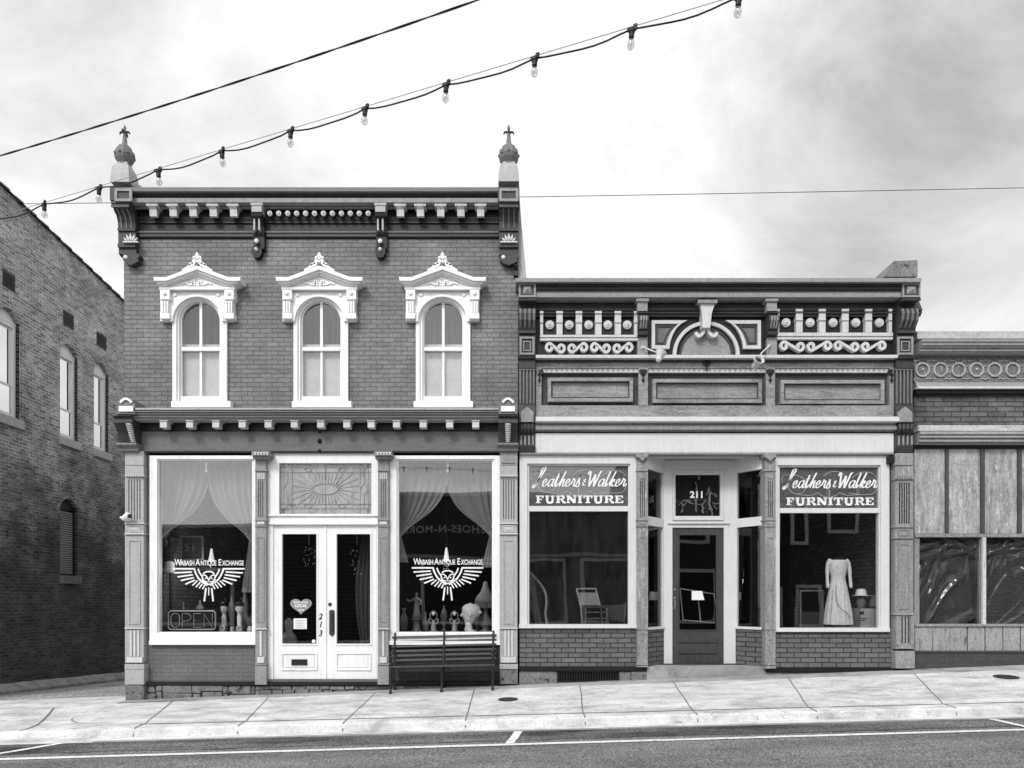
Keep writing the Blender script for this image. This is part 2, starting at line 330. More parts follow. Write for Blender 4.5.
ROADW = paint('road_paint', .7, .25, .7, 'n', chip=.3, chipv=.2, scale=16, bump=.1)

# ---------------------------------------------------------------- ground
zw = lambda x: ZC-1.667+.0391*(x+6.42)          # foot of the facades
zk = lambda x: ZC-1.512+.025*x                  # back of the kerb
kf = lambda x: max(0., min(1., (x+5.95)/.75))   # kerb fades out at the driveway
zr = lambda x: ZC-1.628+.026*x                  # edge of the asphalt
zl = lambda x: ZC-1.652+.029*x                  # parking line and beyond
def rows_sheet(name, rows, xs, mat, kind='structure', label=None):
    mb = MB(); n = len(rows); vs = [(x, y, z(x)) for x in xs for y, z in rows]
    mb.add(vs, [(i*n+j, i*n+j+1, (i+1)*n+j+1, (i+1)*n+j) for i in range(len(xs)-1) for j in range(n-1)])
    mb.f = [f[::-1] for f in mb.f]
    o = mb.build(name, mat); o['kind'] = kind
    return o
xs = [-60+.5*k for k in range(241)]
g = MB(); gx = [-400, -60, -30, -15, 0, 15, 30, 60, 400]; gy = [-400, -60, -13, 22, 60, 400]
gz = lambda x, y: -.75+.03*max(-60, min(60, x))-(.05*min(max(y, 0), 22) if y > 0 else 0)
g.add([(x, y, gz(x, y)-.3) for x in gx for y in gy], [(i*6+j, (i+1)*6+j, (i+1)*6+j+1, i*6+j+1) for i in range(8) for j in range(5)])
g.build('ground', GRAVEL)['kind'] = 'structure'
def zkf(x): return zr(x)+.004+(zk(x)-.012-zr(x)-.004)*kf(x)
sw = rows_sheet('sidewalk', [(.6, zw), (0, zw), (-1.2, lambda x: (zw(x)+zk(x)*kf(x)+(zk(x)-.05)*(1-kf(x)))/2), (-2.4, lambda x: zk(x)-.05*(1-kf(x)))], [x for x in xs], CONC)
kb = rows_sheet('kerb', [(-2.4, lambda x: zk(x)-.05*(1-kf(x))), (-2.56, lambda x: zkf(x)+.006*kf(x)), (-2.615, lambda x: zkf(x)), (-2.64, lambda x: zkf(x)-.02*kf(x)), (-2.66, lambda x: zr(x)+.004), (-2.95, lambda x: zr(x))], [-12+.15*k for k in range(240)], CONCK)
rows_sheet('road', [(-2.9, lambda x: zr(x)-.006), (-3.3, lambda x: (zr(x)+zl(x))/2-.003), (-3.6, zl), (-7, lambda x: zl(x)+.03), (-10.4, lambda x: zl(x)+.0)], xs, ASPH)
# darker worn strip between the gutter and the parking line
def strip(name, y0, y1, x0, x1, f0, f1, mat, dz, seg=.25, jit=0.):
    mb = MB(); n = int((x1-x0)/seg)+1
    vs = []
    for k in range(n+1):
        x = x0+(x1-x0)*k/n; a = jit*random.uniform(-1, 1)
        vs += [(x, y0+a, f0(x)+dz), (x, y1, f1(x)+dz)]
    mb.add(vs, [(2*k, 2*k+2, 2*k+3, 2*k+1) for k in range(n)])
    o = mb.build(name, mat); o['kind'] = 'structure'; return o
zz = lambda y: (lambda x: zr(x)+(zl(x)-zr(x))*(y+2.95)/-.65)
strip('road_patch', -3.4, -2.951, -60, 60, zz(-3.4), zz(-2.951), ASPHP, .004, jit=.03)
strip('parking_line', -3.65, -3.56, -60, 60, zl, zz(-3.56), ROADW, .008)
def tick(x0, x1=None):
    mb = MB(); x1 = x0 if x1 is None else x1
    ys = [-3.57, -3.3, -2.97]
    vs = []
    for k, y in enumerate(ys):
        xc = x0+(x1-x0)*k/2; f = zz(y); vs += [(xc-.05, y, f(xc)+.012), (xc+.05, y, f(xc)+.012)]
    mb.add(vs, [(0, 1, 3, 2), (2, 3, 5, 4)]); mb.build('stall_marking', ROADW)['kind'] = 'structure'
tick(-.03, .08); tick(5.97, 5.9); tick(-6.3, -5.55)
# sidewalk joints: shallow tooled grooves
def swz(x, y):
    t = -y/2.4; return zw(x)*(1-t)+zk(x)*t
JM = paint('joint_grey', .16, .3, .9, 'n')  # plain dark grey of the joint lines
jn = MB()
for (a, b, c, d) in ((175,705.5,145,723.5),(270,701.5,246,720.5),(377,692.5,348,718.5),(475,687.5,467,715.5),(580,682.5,583,713),(672,679,692,710),(787,682,808,706.5),(912,676,943,702.5)):
    p0 = (X(a, -.15), -.15); p1 = (X(c, -2.38), -2.38)
    pts = [(p0[0]+(p1[0]-p0[0])*k/6+random.uniform(-.006, .006), p0[1]+(p1[1]-p0[1])*k/6) for k in range(7)]
    vs = []
    for x, y in pts: vs += [(x-.008, y, swz(x, y)+.004), (x+.008, y, swz(x, y)+.004)]
    jn.add(vs, [(2*k, 2*k+1, 2*k+3, 2*k+2) for k in range(6)])
    x = p1[0]
    jn.add([(x-.008,-2.4,zk(x)+.005),(x+.008,-2.4,zk(x)+.005),(x+.008,-2.57,zkf(x)+.012),(x-.008,-2.57,zkf(x)+.012),(x+.008,-2.622,zkf(x)+.004),(x-.008,-2.622,zkf(x)+.004),(x+.008,-2.665,zr(x)+.01),(x-.008,-2.665,zr(x)+.01)], [(0,1,2,3),(3,2,4,5),(5,4,6,7)])
strip('sidewalk_edge', -.34, -.0, -6.42, 12, lambda x: swz(x, -.34), lambda x: swz(x, 0), conc('old_pavement_strip', .36, var=.4), .004, jit=.012)
# long seam between slab and kerb
vs = []
for k in range(81):
    x = -4.9+k*.25; vs += [(x, -2.385+.006*math.sin(k*1.7), zk(x)+.004), (x, -2.42+.006*math.sin(k*2.3), zk(x)+.004)]
jn.add(vs, [(2*k, 2*k+1, 2*k+3, 2*k+2) for k in range(80)])
q = smoothline([(X(125, -2.36), -2.36), (X(100, -2.33), -2.33), (X(82, -2.25), -2.25), (X(73, -2.05), -2.05), (X(73, -1.8), -1.8), (X(84, -1.5), -1.5), (X(100, -1.3), -1.3)], 5); vs = []
for x, y in q: vs += [(x-.006, y-.008, swz(x, y)+.006), (x+.006, y+.008, swz(x, y)+.006)]
jn.add(vs, [(2*k, 2*k+1, 2*k+3, 2*k+2) for k in range(len(q)-1)])
q = smoothline([(X(54,-.6),-.6),(X(37.5,-2.0),-2.0),(X(10,-2.5),-2.5),(X(-10,-2.6),-2.6)], 5); vs = []
for x, y in q: vs += [(x-.012, y-.01, (swz(x, y) if y > -2.4 else zkf(x))+.006-.05*(1-kf(x))*min(1, -y/2.4)), (x+.012, y+.01, (swz(x, y) if y > -2.4 else zkf(x))+.006-.05*(1-kf(x))*min(1, -y/2.4))]
jn.add(vs, [(2*k, 2*k+1, 2*k+3, 2*k+2) for k in range(len(q)-1)])
jn.build('sidewalk_joint', JM)['kind'] = 'structure'
strip('gutter_stain', -2.95, -2.86, -5.2, 12, lambda x: zr(x), lambda x: zr(x)+.001, CONCD, .005, jit=.0)
rows_sheet('alley', [(.02, lambda x: zw(x)-.002), (8, lambda x: zw(x)-.42), (20, lambda x: zw(x)-1.0)], [-11.0, -10, -9, -8, -7, -6.42], GRAVEL)
# far side of the street, where the camera stands
rows_sheet('opposite_sidewalk', [(-10.4, lambda x: zl(x)), (-10.42, lambda x: zl(x)+.12), (-13.2, lambda x: zl(x)+.16), (-16.5, lambda x: zl(x)+.2)], xs, CONC)
# manhole and valve lids
for (px, py, y, rr, lab, cat) in ((1006, 681, -.85, .17, 'dark round utility cover set in the pavement before the empty shop at the right', 'manhole cover'), (508, 701, -1.3, .15, 'small dark utility lid in the pavement right of the bench', 'manhole cover')):
    y = y; x = X(px, y); mb = MB(); zc = swz(x, y)
    mb.lathe(x, y, [(rr, -.01), (rr, .004), (rr*.92, .006), (rr*.9, .003), (rr*.75, .003), (rr*.73, .008), (rr*.45, .008), (rr*.43, .004), (rr*.05, .004)], 24)
    mb.v = [(a, b, c+swz(a, b)+.004) for a, b, c in mb.v]
    tag(mb.build('manhole_cover', IRON, smooth=False), lab, cat)
# concrete edging stones along the alley wall
for k in range(7):
    y0 = -.6+k*1.55; y1 = y0+1.52; mb = MB(); za = lambda y: ZC-1.765-.052*y
    pr = [(-.0, -.3), (-.0, .14), (.1, .17), (.22, .12), (.34, .02), (.36, -.3)]
    vs = []
    for i in range(9):
        y = y0+(y1-y0)*i/8
        vs += [(-10.98+a+random.uniform(-.008, .008)*(j > 1), y, za(y)-.02+b+random.uniform(-.01, .01)) for j, (a, b) in enumerate(pr)]
    mb.add(vs, [(i*6+j, i*6+j+1, (i+1)*6+j+1, (i+1)*6+j) for i in range(8) for j in range(5)]+[tuple(range(6)), tuple(48+j for j in range(6))[::-1]])
    tag(mb.build('edging_stone', CONCD, smooth=False), 'rough concrete edging stone at the foot of the old alley brick wall, number %d of the row counting from the street' % (k+1) if False else 'rough concrete edging stone in the row along the foot of the alley wall', 'kerb stone', 'edging stones along the alley wall')

# ================================================================ two-storey brick building
b1 = thing('brick_building', 'two-storey painted brick shop building with three white arched windows and two roof finials', 'building', (X(321), 0, zw(X(321))))
WC = (199.5, 320.7, 443)
wl, wr = X(124), X(518)
m = MB(); zt = Z(236); zb = Z(408); wy0, wy1 = 0, .3
edges = [124]+[v for c in WC for v in (c-26, c+26)]+[518]
for k in range(0, 8, 2): m.box(X(edges[k]), X(edges[k+1]), 0, .3, Z(440), Z(200))
for c in WC:
    m.box(X(c-26), X(c+26), 0, .3, Z(440), Z(402)); m.box(X(c-26), X(c+26), 0, .3, Z(296), Z(200))
wall = m.build('wall', BRICK1, b1)
m = MB(); m.box(wl+.001, wl+.3, .302, 15, ZC-2.2, ZC+5.3); m.box(wr-.3, wr-.001, .302, 15, ZC-2.2, ZC+5.3); m.box(wl+.3, wr-.3, 14.7, 15, ZC-2.2, ZC+5.3); m.build('side_wall', BRICKS, b1)
m = MB(); m.box(wl+.3, wr-.3, .3, 14.7, ZC+5.1, ZC+5.2); m.build('roof', ROOM, b1)
# rooms behind the glass
m = MB(); m.box(wl+.3, wr-.3, .302, 14.6, Z(682)-.2, Z(682)); m.build('floor', FLOORW, b1)
m = MB(); m.box(wl+.3, wr-.3, .31, 5.6, Z(452), Z(452)+.12); m.box(wl+.3, wr-.3, 5.5, 5.6, Z(682), Z(452)); m.box(wl+.3, wr-.3, 1.6, 1.7, Z(408), Z(250)); m.build('interior_wall', ROOM, b1)

def arch_window(c):
    wn = MB()
    hs = 27.2
    def outl(h, top, bot, n=14): return [(c-h, bot)]+arc(c, top, h, 180, 0, n)+[(c+h, bot)]
    wn.rp(outl(27.2, 321, 401), outl(23.4, 321, 401), -.055, .1, False)
    wn.rp(outl(23.4, 321, 401), outl(20.6, 321, 401), -.02, .1, False)
    f = wn.build('window', WHITE, b1)
    c_wall = c; c = c-(c-512)*.004
    s = MB()
    s.rp(outl(20.5, 321.5, 399.5), outl(19, 321.5, 399.5), .03, .08, False)
    s.bp(c-1.3, c+1.3, 302, 347.5, .035, .075); s.bp(c-1.1, c+1.1, 350.2, 397, .05, .085)
    s.bp(c-19.1, c+19.1, 347, 350.6, .02, .09); s.bp(c-20.4, c+20.4, 396.4, 401, .015, .1)
    s.bp(c-20.4, c-18.6, 350.6, 396.4, .045, .09); s.bp(c+18.6, c+20.4, 350.6, 396.4, .045, .09)
    s.build('sash', WHITE, f)
    g = MB(); g.pp([(c-19, 348)]+arc(c, 321.5, 19.2, 180, 0, 14)+[(c+19, 348)], .055, .058); g.bp(c-19, c+19, 349, 397, .068, .071)
    g.build('pane', GLASS, f)
    v = MB(); n = 60; vs = []
    for k in range(n+1):
        x = X(c-26)+(X(c+26)-X(c-26))*k/n; y = .24+.035*math.sin(k*.9)+.012*math.sin(k*.37+c)
        vs += [(x, y, Z(346)), (x, y, Z(296))]
    v.add(vs, [(2*k, 2*k+2, 2*k+3, 2*k+1) for k in range(n)]); v.build('curtain', CLOTHG, f, smooth=True)
    v = MB(); v.bp(c-26, c+26, 344.5, 404, .13, .14); v.build('blind', SHADE, f)
    v = MB(); v.bp(c-29.8, c+29.8, 400.8, 407.3, -.13, 0); v.build('sill', WHITE, f, bevel=.008)
    c = c_wall+(c_wall-512)*.0085
    h = MB()
    sp = [(c-27.4, 321.5), (c-36.3, 289)] 
    # spandrel plate with arched cut
    up = arc(c, 321, 26.9, 180, 0, 14)
    h.rp([(c-36.5, 321-.01)]+[(c-36.5+73*k/14, 288.4) for k in range(15)][0:15]+[(c+36.5, 321)], [(c-26.9, 321)]+up+[(c+26.9, 321)], -.075, 0, False)
    h.rp(outl(26.8, 321, 321.5)[1:-1], outl(24.6, 321, 321.5)[1:-1], -.1, -.05, False)
    for sgn in (-1, 1):
        a, b = sorted((c+sgn*36.8, c+sgn*27.4))
        h.bp(a, b, 289, 299.2, -.15, -.0); h.bp(a+.4, b-.4, 299.2, 301, -.12, 0); h.bp(a+.8, b-.8, 301, 313, -.12, 0); h.bp(a, b, 313, 318.4, -.14, 0)
        for k in range(3): h.bp(a+1.6+k*2.5, a+2.8+k*2.5, 301.2, 312.6, -.145, -.12)
        h.dome((a+b)/2, 293.6, 2.2, -.15, .03)
        h.dome(c+sgn*21.6, 295, 2.3, -.075, .025)
    def rake(d, t, w, ap, y, sh=11.5):
        top = [(c-w, 277+d), (c-31, 277+d), (c, 277-sh+d), (c+31, 277+d), (c+w, 277+d)]
        return h.pp(top+[(a-(0 if abs(a-c) < w-1 else .6*(1 if a > c else -1)), b+t) for a, b in top[::-1]], y, -.0)
    rake(0, 3.6, 43.5, 0, -.24); rake(3.6, 2.8, 41, 0, -.2); rake(6.4, 2.9, 38.4, 0, -.155)
    h.pp([(c-37.4, 286.3), (c-31, 286), (c, 274.4), (c+31, 286), (c+37.4, 286.3), (c+37.4, 289.2), (c-37.4, 289.2)], -.115, 0)
    h.bp(c-37.8, c+37.8, 286.8, 289.4, -.15, -.11)
    P = lambda q, y: [(X(a, y), Z(b, y)) for a, b in q]
    for sgn in (-1, 1):   # relief scroll in the tympanum
        q = smoothline([(c+sgn*1, 285.5), (c+sgn*4, 283.5), (c+sgn*5, 281.5), (c+sgn*2.5, 281), (c+sgn*2.5, 283.4), (c+sgn*7, 284.8), (c+sgn*12, 283), (c+sgn*15, 284.5)], 4)
        h.ribbon(P(q, -.12), .022, -.14, -.11)
    hd = h.build('hood', WHITE, f)
    k = MB(); y = -.14
    for sgn in (-1, 1):
        q = smoothline([(c+sgn*1.2, 258.5), (c+sgn*3.2, 261), (c+sgn*4.2, 264.5), (c+sgn*7.5, 265.5), (c+sgn*9.8, 268), (c+sgn*14.5, 270.6)], 4)
        k.ribbon(P(q, y), .05, y, y+.05)
        q = smoothline([(c+sgn*3.8, 263), (c+sgn*7, 263.6), (c+sgn*8, 265.5)], 4); k.ribbon(P(q, y), .03, y, y+.05)
    k.pp([(c-1.3, 262), (c-1.3, 259), (c-4.4, 258.2), (c-4, 256), (c-1.8, 256), (c-1.6, 254), (c, 251.7), (c+1.6, 254), (c+1.8, 256), (c+4, 256), (c+4.4, 258.2), (c+1.3, 259), (c+1.3, 262)], y, y+.06)
    k.build('crest', WHITE, hd)
for c in WC: arch_window(c)

# upper cornice
PS = .7
ZS = lambda py, y: Z(py, y*PS)
SP_ = lambda pr: [(a*PS if a < 0 else a, z) for a, z in pr]
m = MB(); a, b = X(131.5), X(498.6)
m.mould(a, b, [(187.2, .44), (191.2, .44), (191.6, .40), (193, .37)], 0)
crown = m.build('cornice', MIDH, b1)
c2 = MB(); c2.mould(a+.002, b-.002, [(193, .345), (194.3, .35), (195.4, .33), (196.3, .345), (197.4, .31), (198, .31)], 0); c2.build('cornice_moulding', DARKM, crown)
c2 = MB(); c2.mould(a, b, [(198, .345), (202.2, .345), (203.1, .32)], 0); c2.build('fascia', MIDL, crown)
c2 = MB(); c2.mould(a, b, [(207, .02), (217, .10), (218.5, .10), (219, .085), (220.3, .085), (220.8, .07), (223, .07), (223.5, .035), (231, .035)], -.0)
c2.mould(a+.001, b-.001, [(232.5, .03), (234, .05), (236.5, .06), (238.4, .03)], 0); c2.build('frieze', DARK, crown)
c2 = MB(); c2.tube([(a, -.12, Z(207.8, -.12)), (b, -.12, Z(207.8, -.12))], .024); c2.mould(a, b, [(231, .065), (232.6, .06)], 0); c2.build('bead_moulding', MID, crown)
def modillion(px, w1, w2, y1, y2, pf, pb, mat, parent, body=.62):
    q = MB(); h = y2-y1; Zt = Z(y1, -pf); Zb_ = Z(y2, -pf*.8)
    hh = Zt-Zb_
    pr = [(-pf, Zt), (-pf, Zt-hh*.32), (-pf*.86, Zt-hh*.42), (-pf*.80, Zb_), (-pf*.55, Zb_), (-pf*.4, Zt-hh*.5), (-pb, Zt-hh*.42), (-pb, Zt)]
    x0, x1 = X(px, -pf)-w2/120, X(px, -pf)+w2/120
    q.prof(x0, x1, pr)
    q.prof(X(px, -pf)-w1/120, X(px, -pf)+w1/120, [(-pf-.012, Zt+.001), (-pf-.012, Zt-.05), (-pb, Zt-.05), (-pb, Zt+.001)])
    return q.build('modillion', mat, parent)
for px in (153, 173, 193, 213.2, 233.6, 401, 421, 441.4, 461.7, 481.5): modillion(px-1, 11.5, 7, 203, 216.2, .21, .04, PALE, crown)
for k in range(12):
    q = MB(); px = 269.6+8.95*k; y = -.15; q.disc(px, 213, 2.5, y, y+.03, 16); q.dome(px, 213, 1.6, y, .02, 10); q.build('rosette', OFFW, crown)
for px in (256.5, 380.2):
    q = MB(); x = X(px, -.2); wd = .088
    pr = [(-.31, ZS(212, -.31)), (-.29, ZS(216, -.29)), (-.2, ZS(221, -.2)), (-.14, ZS(227, -.14)), (-.13, ZS(232, -.13)), (-.16, ZS(234, -.16)), (-.13, ZS(237, -.13)), (-.12, ZS(247, -.12)), (-.14, ZS(248.5, -.14)), (-.1, ZS(249.5, -.1)), (0, Z(249.5, -.1)), (0, Z(212, -.3))]
    q.prof(x-wd, x+wd, SP_(pr)); q.pp([(px-5, 248.5), (px+5, 248.5), (px+5.2, 252.5), (px+3, 256.6), (px, 257.6), (px-3, 256.6), (px-5.2, 252.5)], -.1, 0)
    br = q.build('bracket', DARK, crown)
    q = MB(); q.bp(px-3.2, px-1.6, 217.5, 230, -.17, -.03); q.bp(px+1.6, px+3.2, 217.5, 230, -.17, -.03); q.bp(px-6, px+6, 202.6, 205, -.24, -.05); q.bp(px-5, px+5, 205, 211.6, -.23, -.05); q.build('bracket_cap', LIGHT, br)
    q = MB(); q.dome(px, 241, 2.3, -.128, .03); q.dome(px, 249.6, 1.8, -.1, .05); q.build('button', WHITE, br)
# corner brackets with finials
def corner_bracket(cl, cr, dx):
    q = MB(); cx = (cl+cr)/2; x0, x1 = X(cl), X(cr)
    q.box(x0-.015, x1+.015, -.31, 0, Z(200, -.31), Z(186.9, -.31))
    br0 = q
    pr = [(-.42, ZS(200.05, -.42)), (-.44, ZS(203, -.44)), (-.42, ZS(204, -.42)), (-.44, ZS(207, -.44)), (-.34, ZS(208, -.34)), (-.31, ZS(211, -.31)), (-.22, ZS(215, -.22)), (-.16, ZS(222, -.16)), (-.15, ZS(228, -.15)), (-.18, ZS(228.5, -.18)), (-.18, ZS(230.5, -.18)), (-.14, ZS(231, -.14)), (-.14, ZS(243, -.14)), (-.17, ZS(243.5, -.17)), (-.17, ZS(247, -.17)), (-.12, ZS(248, -.12)), (-.12, ZS(254, -.12)), (0, Z(254, -.12)), (0, Z(200, -.42))]
    q.prof(x0, x1, SP_(pr))
    w_ = cr-cl
    q.pp([(cl+1, 253.5), (cr, 253.5), (cr+.6, 256), (cr-1.4, 258), (cr-.4, 261), (cr-4, 263), (cx, 265), (cl+4, 263), (cl+1, 259.5)], -.12, 0)
    br = q.build('corner_bracket', DARKM, b1)
    q = MB(); q.frame(cl+dx*.9, cr+dx*.9, 188.2, 201, 2.6, -.33, -.305); q.build('panel_frame', MIDL, br)
    q = MB()
    for s in (.22, .5, .78):   # ribs on the console
        xx = x0+(x1-x0)*s; q.prof(xx-.012, xx+.012, SP_([(-.36, ZS(208, -.36)), (-.3, ZS(212, -.3)), (-.22, ZS(216, -.22)), (-.175, ZS(222, -.175)), (-.165, ZS(228, -.165)), (-.1, ZS(228, -.1)), (-.1, ZS(208, -.1))]))
    q.build('console_rib', MID, br)
    q = MB(); cy = 241
    for k in range(5):
        an = R(150-k*30); L_ = 7.5
        bx, by = cx+(k-2)*1.4, cy+.5
        tx, ty = cx+math.cos(an)*8.2, cy-math.sin(an)*8.5+.5
        nx, ny = -(ty-by)*.16, (tx-bx)*.16
        q.pp([(bx, by), ((bx+tx)/2+nx, (by+ty)/2+ny), (tx, ty), ((bx+tx)/2-nx, (by+ty)/2-ny)], -.155, -.13)
    q.bp(cl+1, cr-1, 241, 242.3, -.155, -.13); q.build('leaf_ornament', OFFW, br)
    q = MB(); q.dome(cl+4.2, 257.5, 2.1, -.12, .035); q.build('button', WHITE, br)
    # finial
    q = MB(); yc = -.15; w2 = (x1-x0)/2; xc = (x0+x1)/2 if dx == 0 else X(124.8, yc)
    n8 = dict(n=8, a0=R(22.5))
    kx = 1.02
    s = lambda py: Z(py, yc)
    q.lathe(xc, yc, [(w2*1.5, s(187.4)), (w2*1.42, s(178)), (w2*1.28, s(171.5)), (w2*1.0, s(168)), (w2*.84, s(166)), (w2*.8, s(164.8))], n=4, a0=R(45))
    q.box(xc-.03, xc+w2*1.55, yc+.05, yc+.25, s(187.4), s(183)) if dx < 0 else None
    b_ = q.build('finial', LIGHT, br)
    q = MB(); q.lathe(xc, yc, [(w2*.66, s(166)), (w2*.68, s(164.5)), (w2*.98, s(160.4)), (w2*1.08, s(157)), (w2*1.0, s(152)), (w2*.74, s(150)), (w2*.72, s(148)), (w2*.45, s(146.4)), (w2*.28, s(144)), (w2*.25, s(142)), (w2*.16, s(133)), (w2*.13, s(129)), (w2*.16, s(128.2)), (w2*.04, s(124.6))], **n8)
    for k in range(8):
        a = R(22.5+45*k+22.5); q.lathe(xc+math.cos(a)*w2*.92, yc+math.sin(a)*w2*.92, [(.008, s(157.8)), (.03, s(156.9)), (.034, s(155.5)), (.008, s(154.2))], n=8)
    q.build('urn', MID, b_)
    q = MB()
    for dx_, dy_ in ((1, 0), (-1, 0), (0, 1), (0, -1)):
        q.tube([(xc+dx_*.01, yc+dy_*.01, s(133.5)), (xc+dx_*.045, yc+dy_*.045, s(132)), (xc+dx_*.07, yc+dy_*.07, s(132.4)), (xc+dx_*.085, yc+dy_*.085, s(134.6))], [.016, .018, .017, .007], 6)
    q.build('fleur_de_lis', DARKM, b_)
corner_bracket(121.6, 139, -8); corner_bracket(499.2, 518.4, 0)
PS = 1.
# flared party-wall cheek behind the right bracket
q = MB(); x = X(518.6)
vs = [(x+.0, 0.02, Z(278)), (x+.13, .02, Z(277)), (x+.105, .02, Z(258)), (x+.05, .02, Z(225)), (x+.02, .02, Z(200)), (x+.0, .02, Z(186)), ]
q.add(vs+[(a, .9, c) for a, _, c in vs], [tuple(range(6)), tuple(range(11, 5, -1))]+[((k+1) % 6, k, 6+k, 6+(k+1) % 6) for k in range(6)])
q.build('party_wall_flashing', LIGHT, b1)
q = MB(); q.prof(X(513.5), X(518.2), [(-.08, Z(262)), (-.1, Z(268)), (-.05, Z(272)), (-.06, Z(277)), (0, Z(278)), (0, Z(262))]); q.build('scroll_block', DARK, b1)

# lower cornice over the shop front
m = MB(); a, b = X(137.5), X(498.6)
m.mould(a, b, [(407.9, .36), (409.6, .36)], 0); low = m.build('shop_cornice', LIGHT, b1)
c2 = MB(); c2.mould(a, b, [(409.6, .34), (412, .345), (412.5, .32), (414.2, .325), (414.8, .3), (417.3, .3), (418, .28)], 0); c2.build('cornice_moulding', MIDH, low)
c2 = MB(); c2.mould(a, b, [(418, .255), (419.6, .25)], 0); c2.build('bead_moulding', LIGHT, low)
c2 = MB(); c2.mould(a, b, [(422, .05), (431, .05)], 0); c2.build('soffit_board', VDARK, low)
for k, px in enumerate((163.3, 189.5, 215.6, 242, 268, 294.2, 320.5, 346.7, 371, 396.4, 423, 449.5, 475.6)):
    q = MB(); y = -.24; q.bp(px-4, px+4, 419.8, 421.2, y-.015, -.06); q.bp(px-3.4, px+3.4, 421.2, 427.4, y, -.1); q.build('modillion', OFFW, low)
m = MB(); m.mould(a, b, [(430.8, .03), (451, .03)], .2); sg = m.build('sign_board', MIDH, b1)
m = MB(); m.mould(a, b, [(451, .05), (452.6, .05)], .1); m.build('board_edge', VDARK, sg)
m = MB()
for py, r_ in ((431.5, 2.), (441, 2.4), (451, 1.8)): m.dome(319.5, py, r_, -.03, .05, 8)
m.build('old_lamp_fixing', VDARK, sg)
def low_bracket(cl, cr, px0):
    cx = (cl+cr)/2
    q = MB(); x0, x1 = X(cl), X(cr)
    zt_ = lambda py, p: Z(py, -p)
    q.prof(x0, x1, [(-.33, zt_(414.5, .33)), (-.35, zt_(416, .35)), (-.3, zt_(417, .3)), (-.31, zt_(422, .31)), (-.33, zt_(423, .33)), (-.28, zt_(424, .28)), (-.18, zt_(432, .18)), (-.13, zt_(443, .13)), (0, zt_(443, .13)), (0, zt_(414.5, .33))])
    br = q.build('shop_bracket', DARKM, b1)
    f = lambda a, y=-.37: (a-512)*(D)/(D+y)*1.0+512 if False else a
    q = MB(); c_ = px0; w_ = 9.4
    q.pp([(c_-w_, 414), (c_-w_, 404), (c_-w_*.8, 402.5), (c_-w_*.7, 399.5), (c_-2.5, 397), (c_+2.5, 397), (c_+w_*.7, 399.5), (c_+w_*.8, 402.5), (c_+w_, 404), (c_+w_, 414)], -.36, -.02)
    q.build('bracket_cap', MID, br)
    q = MB(); q.bp(c_-7, c_+7, 406, 411.3, -.385, -.36)
    q.ribbon([(X(a, -.38), Z(b_, -.38)) for a, b_ in smoothline([(c_-5.5, 402.6), (c_-3.5, 400.2), (c_, 398.6), (c_+3.5, 400.2), (c_+5.5, 402.6)], 4)], .035, -.385, -.36)
    q.build('white_ornament', WHITE, br)
    q = MB()
    for k in range(9):
        t = k/8; py = 424.5+t*17; p = .3-.15*t
        px = px0+(cx-px0)*(.45+.55*t); q.lathe(X(px, -p), -p, [(.005, Z(py-1.1, -p)), (.05-.012*t, Z(py-.4, -p)), (.052-.012*t, Z(py+.5, -p)), (.01, Z(py+1.3, -p))], 8)
    q.build('beaded_drop', OFFW, br)
    q = MB(); q.prof(x0-.01, x1+.01, [(-.2, zt_(442.8, .2)), (-.22, zt_(444.5, .22)), (-.19, zt_(446.5, .19)), (-.16, zt_(447.5, .16)), (-.15, zt_(450.8, .15)), (0, zt_(450.8, .15)), (0, zt_(442.8, .2))]); q.build('base_moulding', MID, br)
low_bracket(124, 142.5, 125.8); low_bracket(498.6, 517.6, 508)

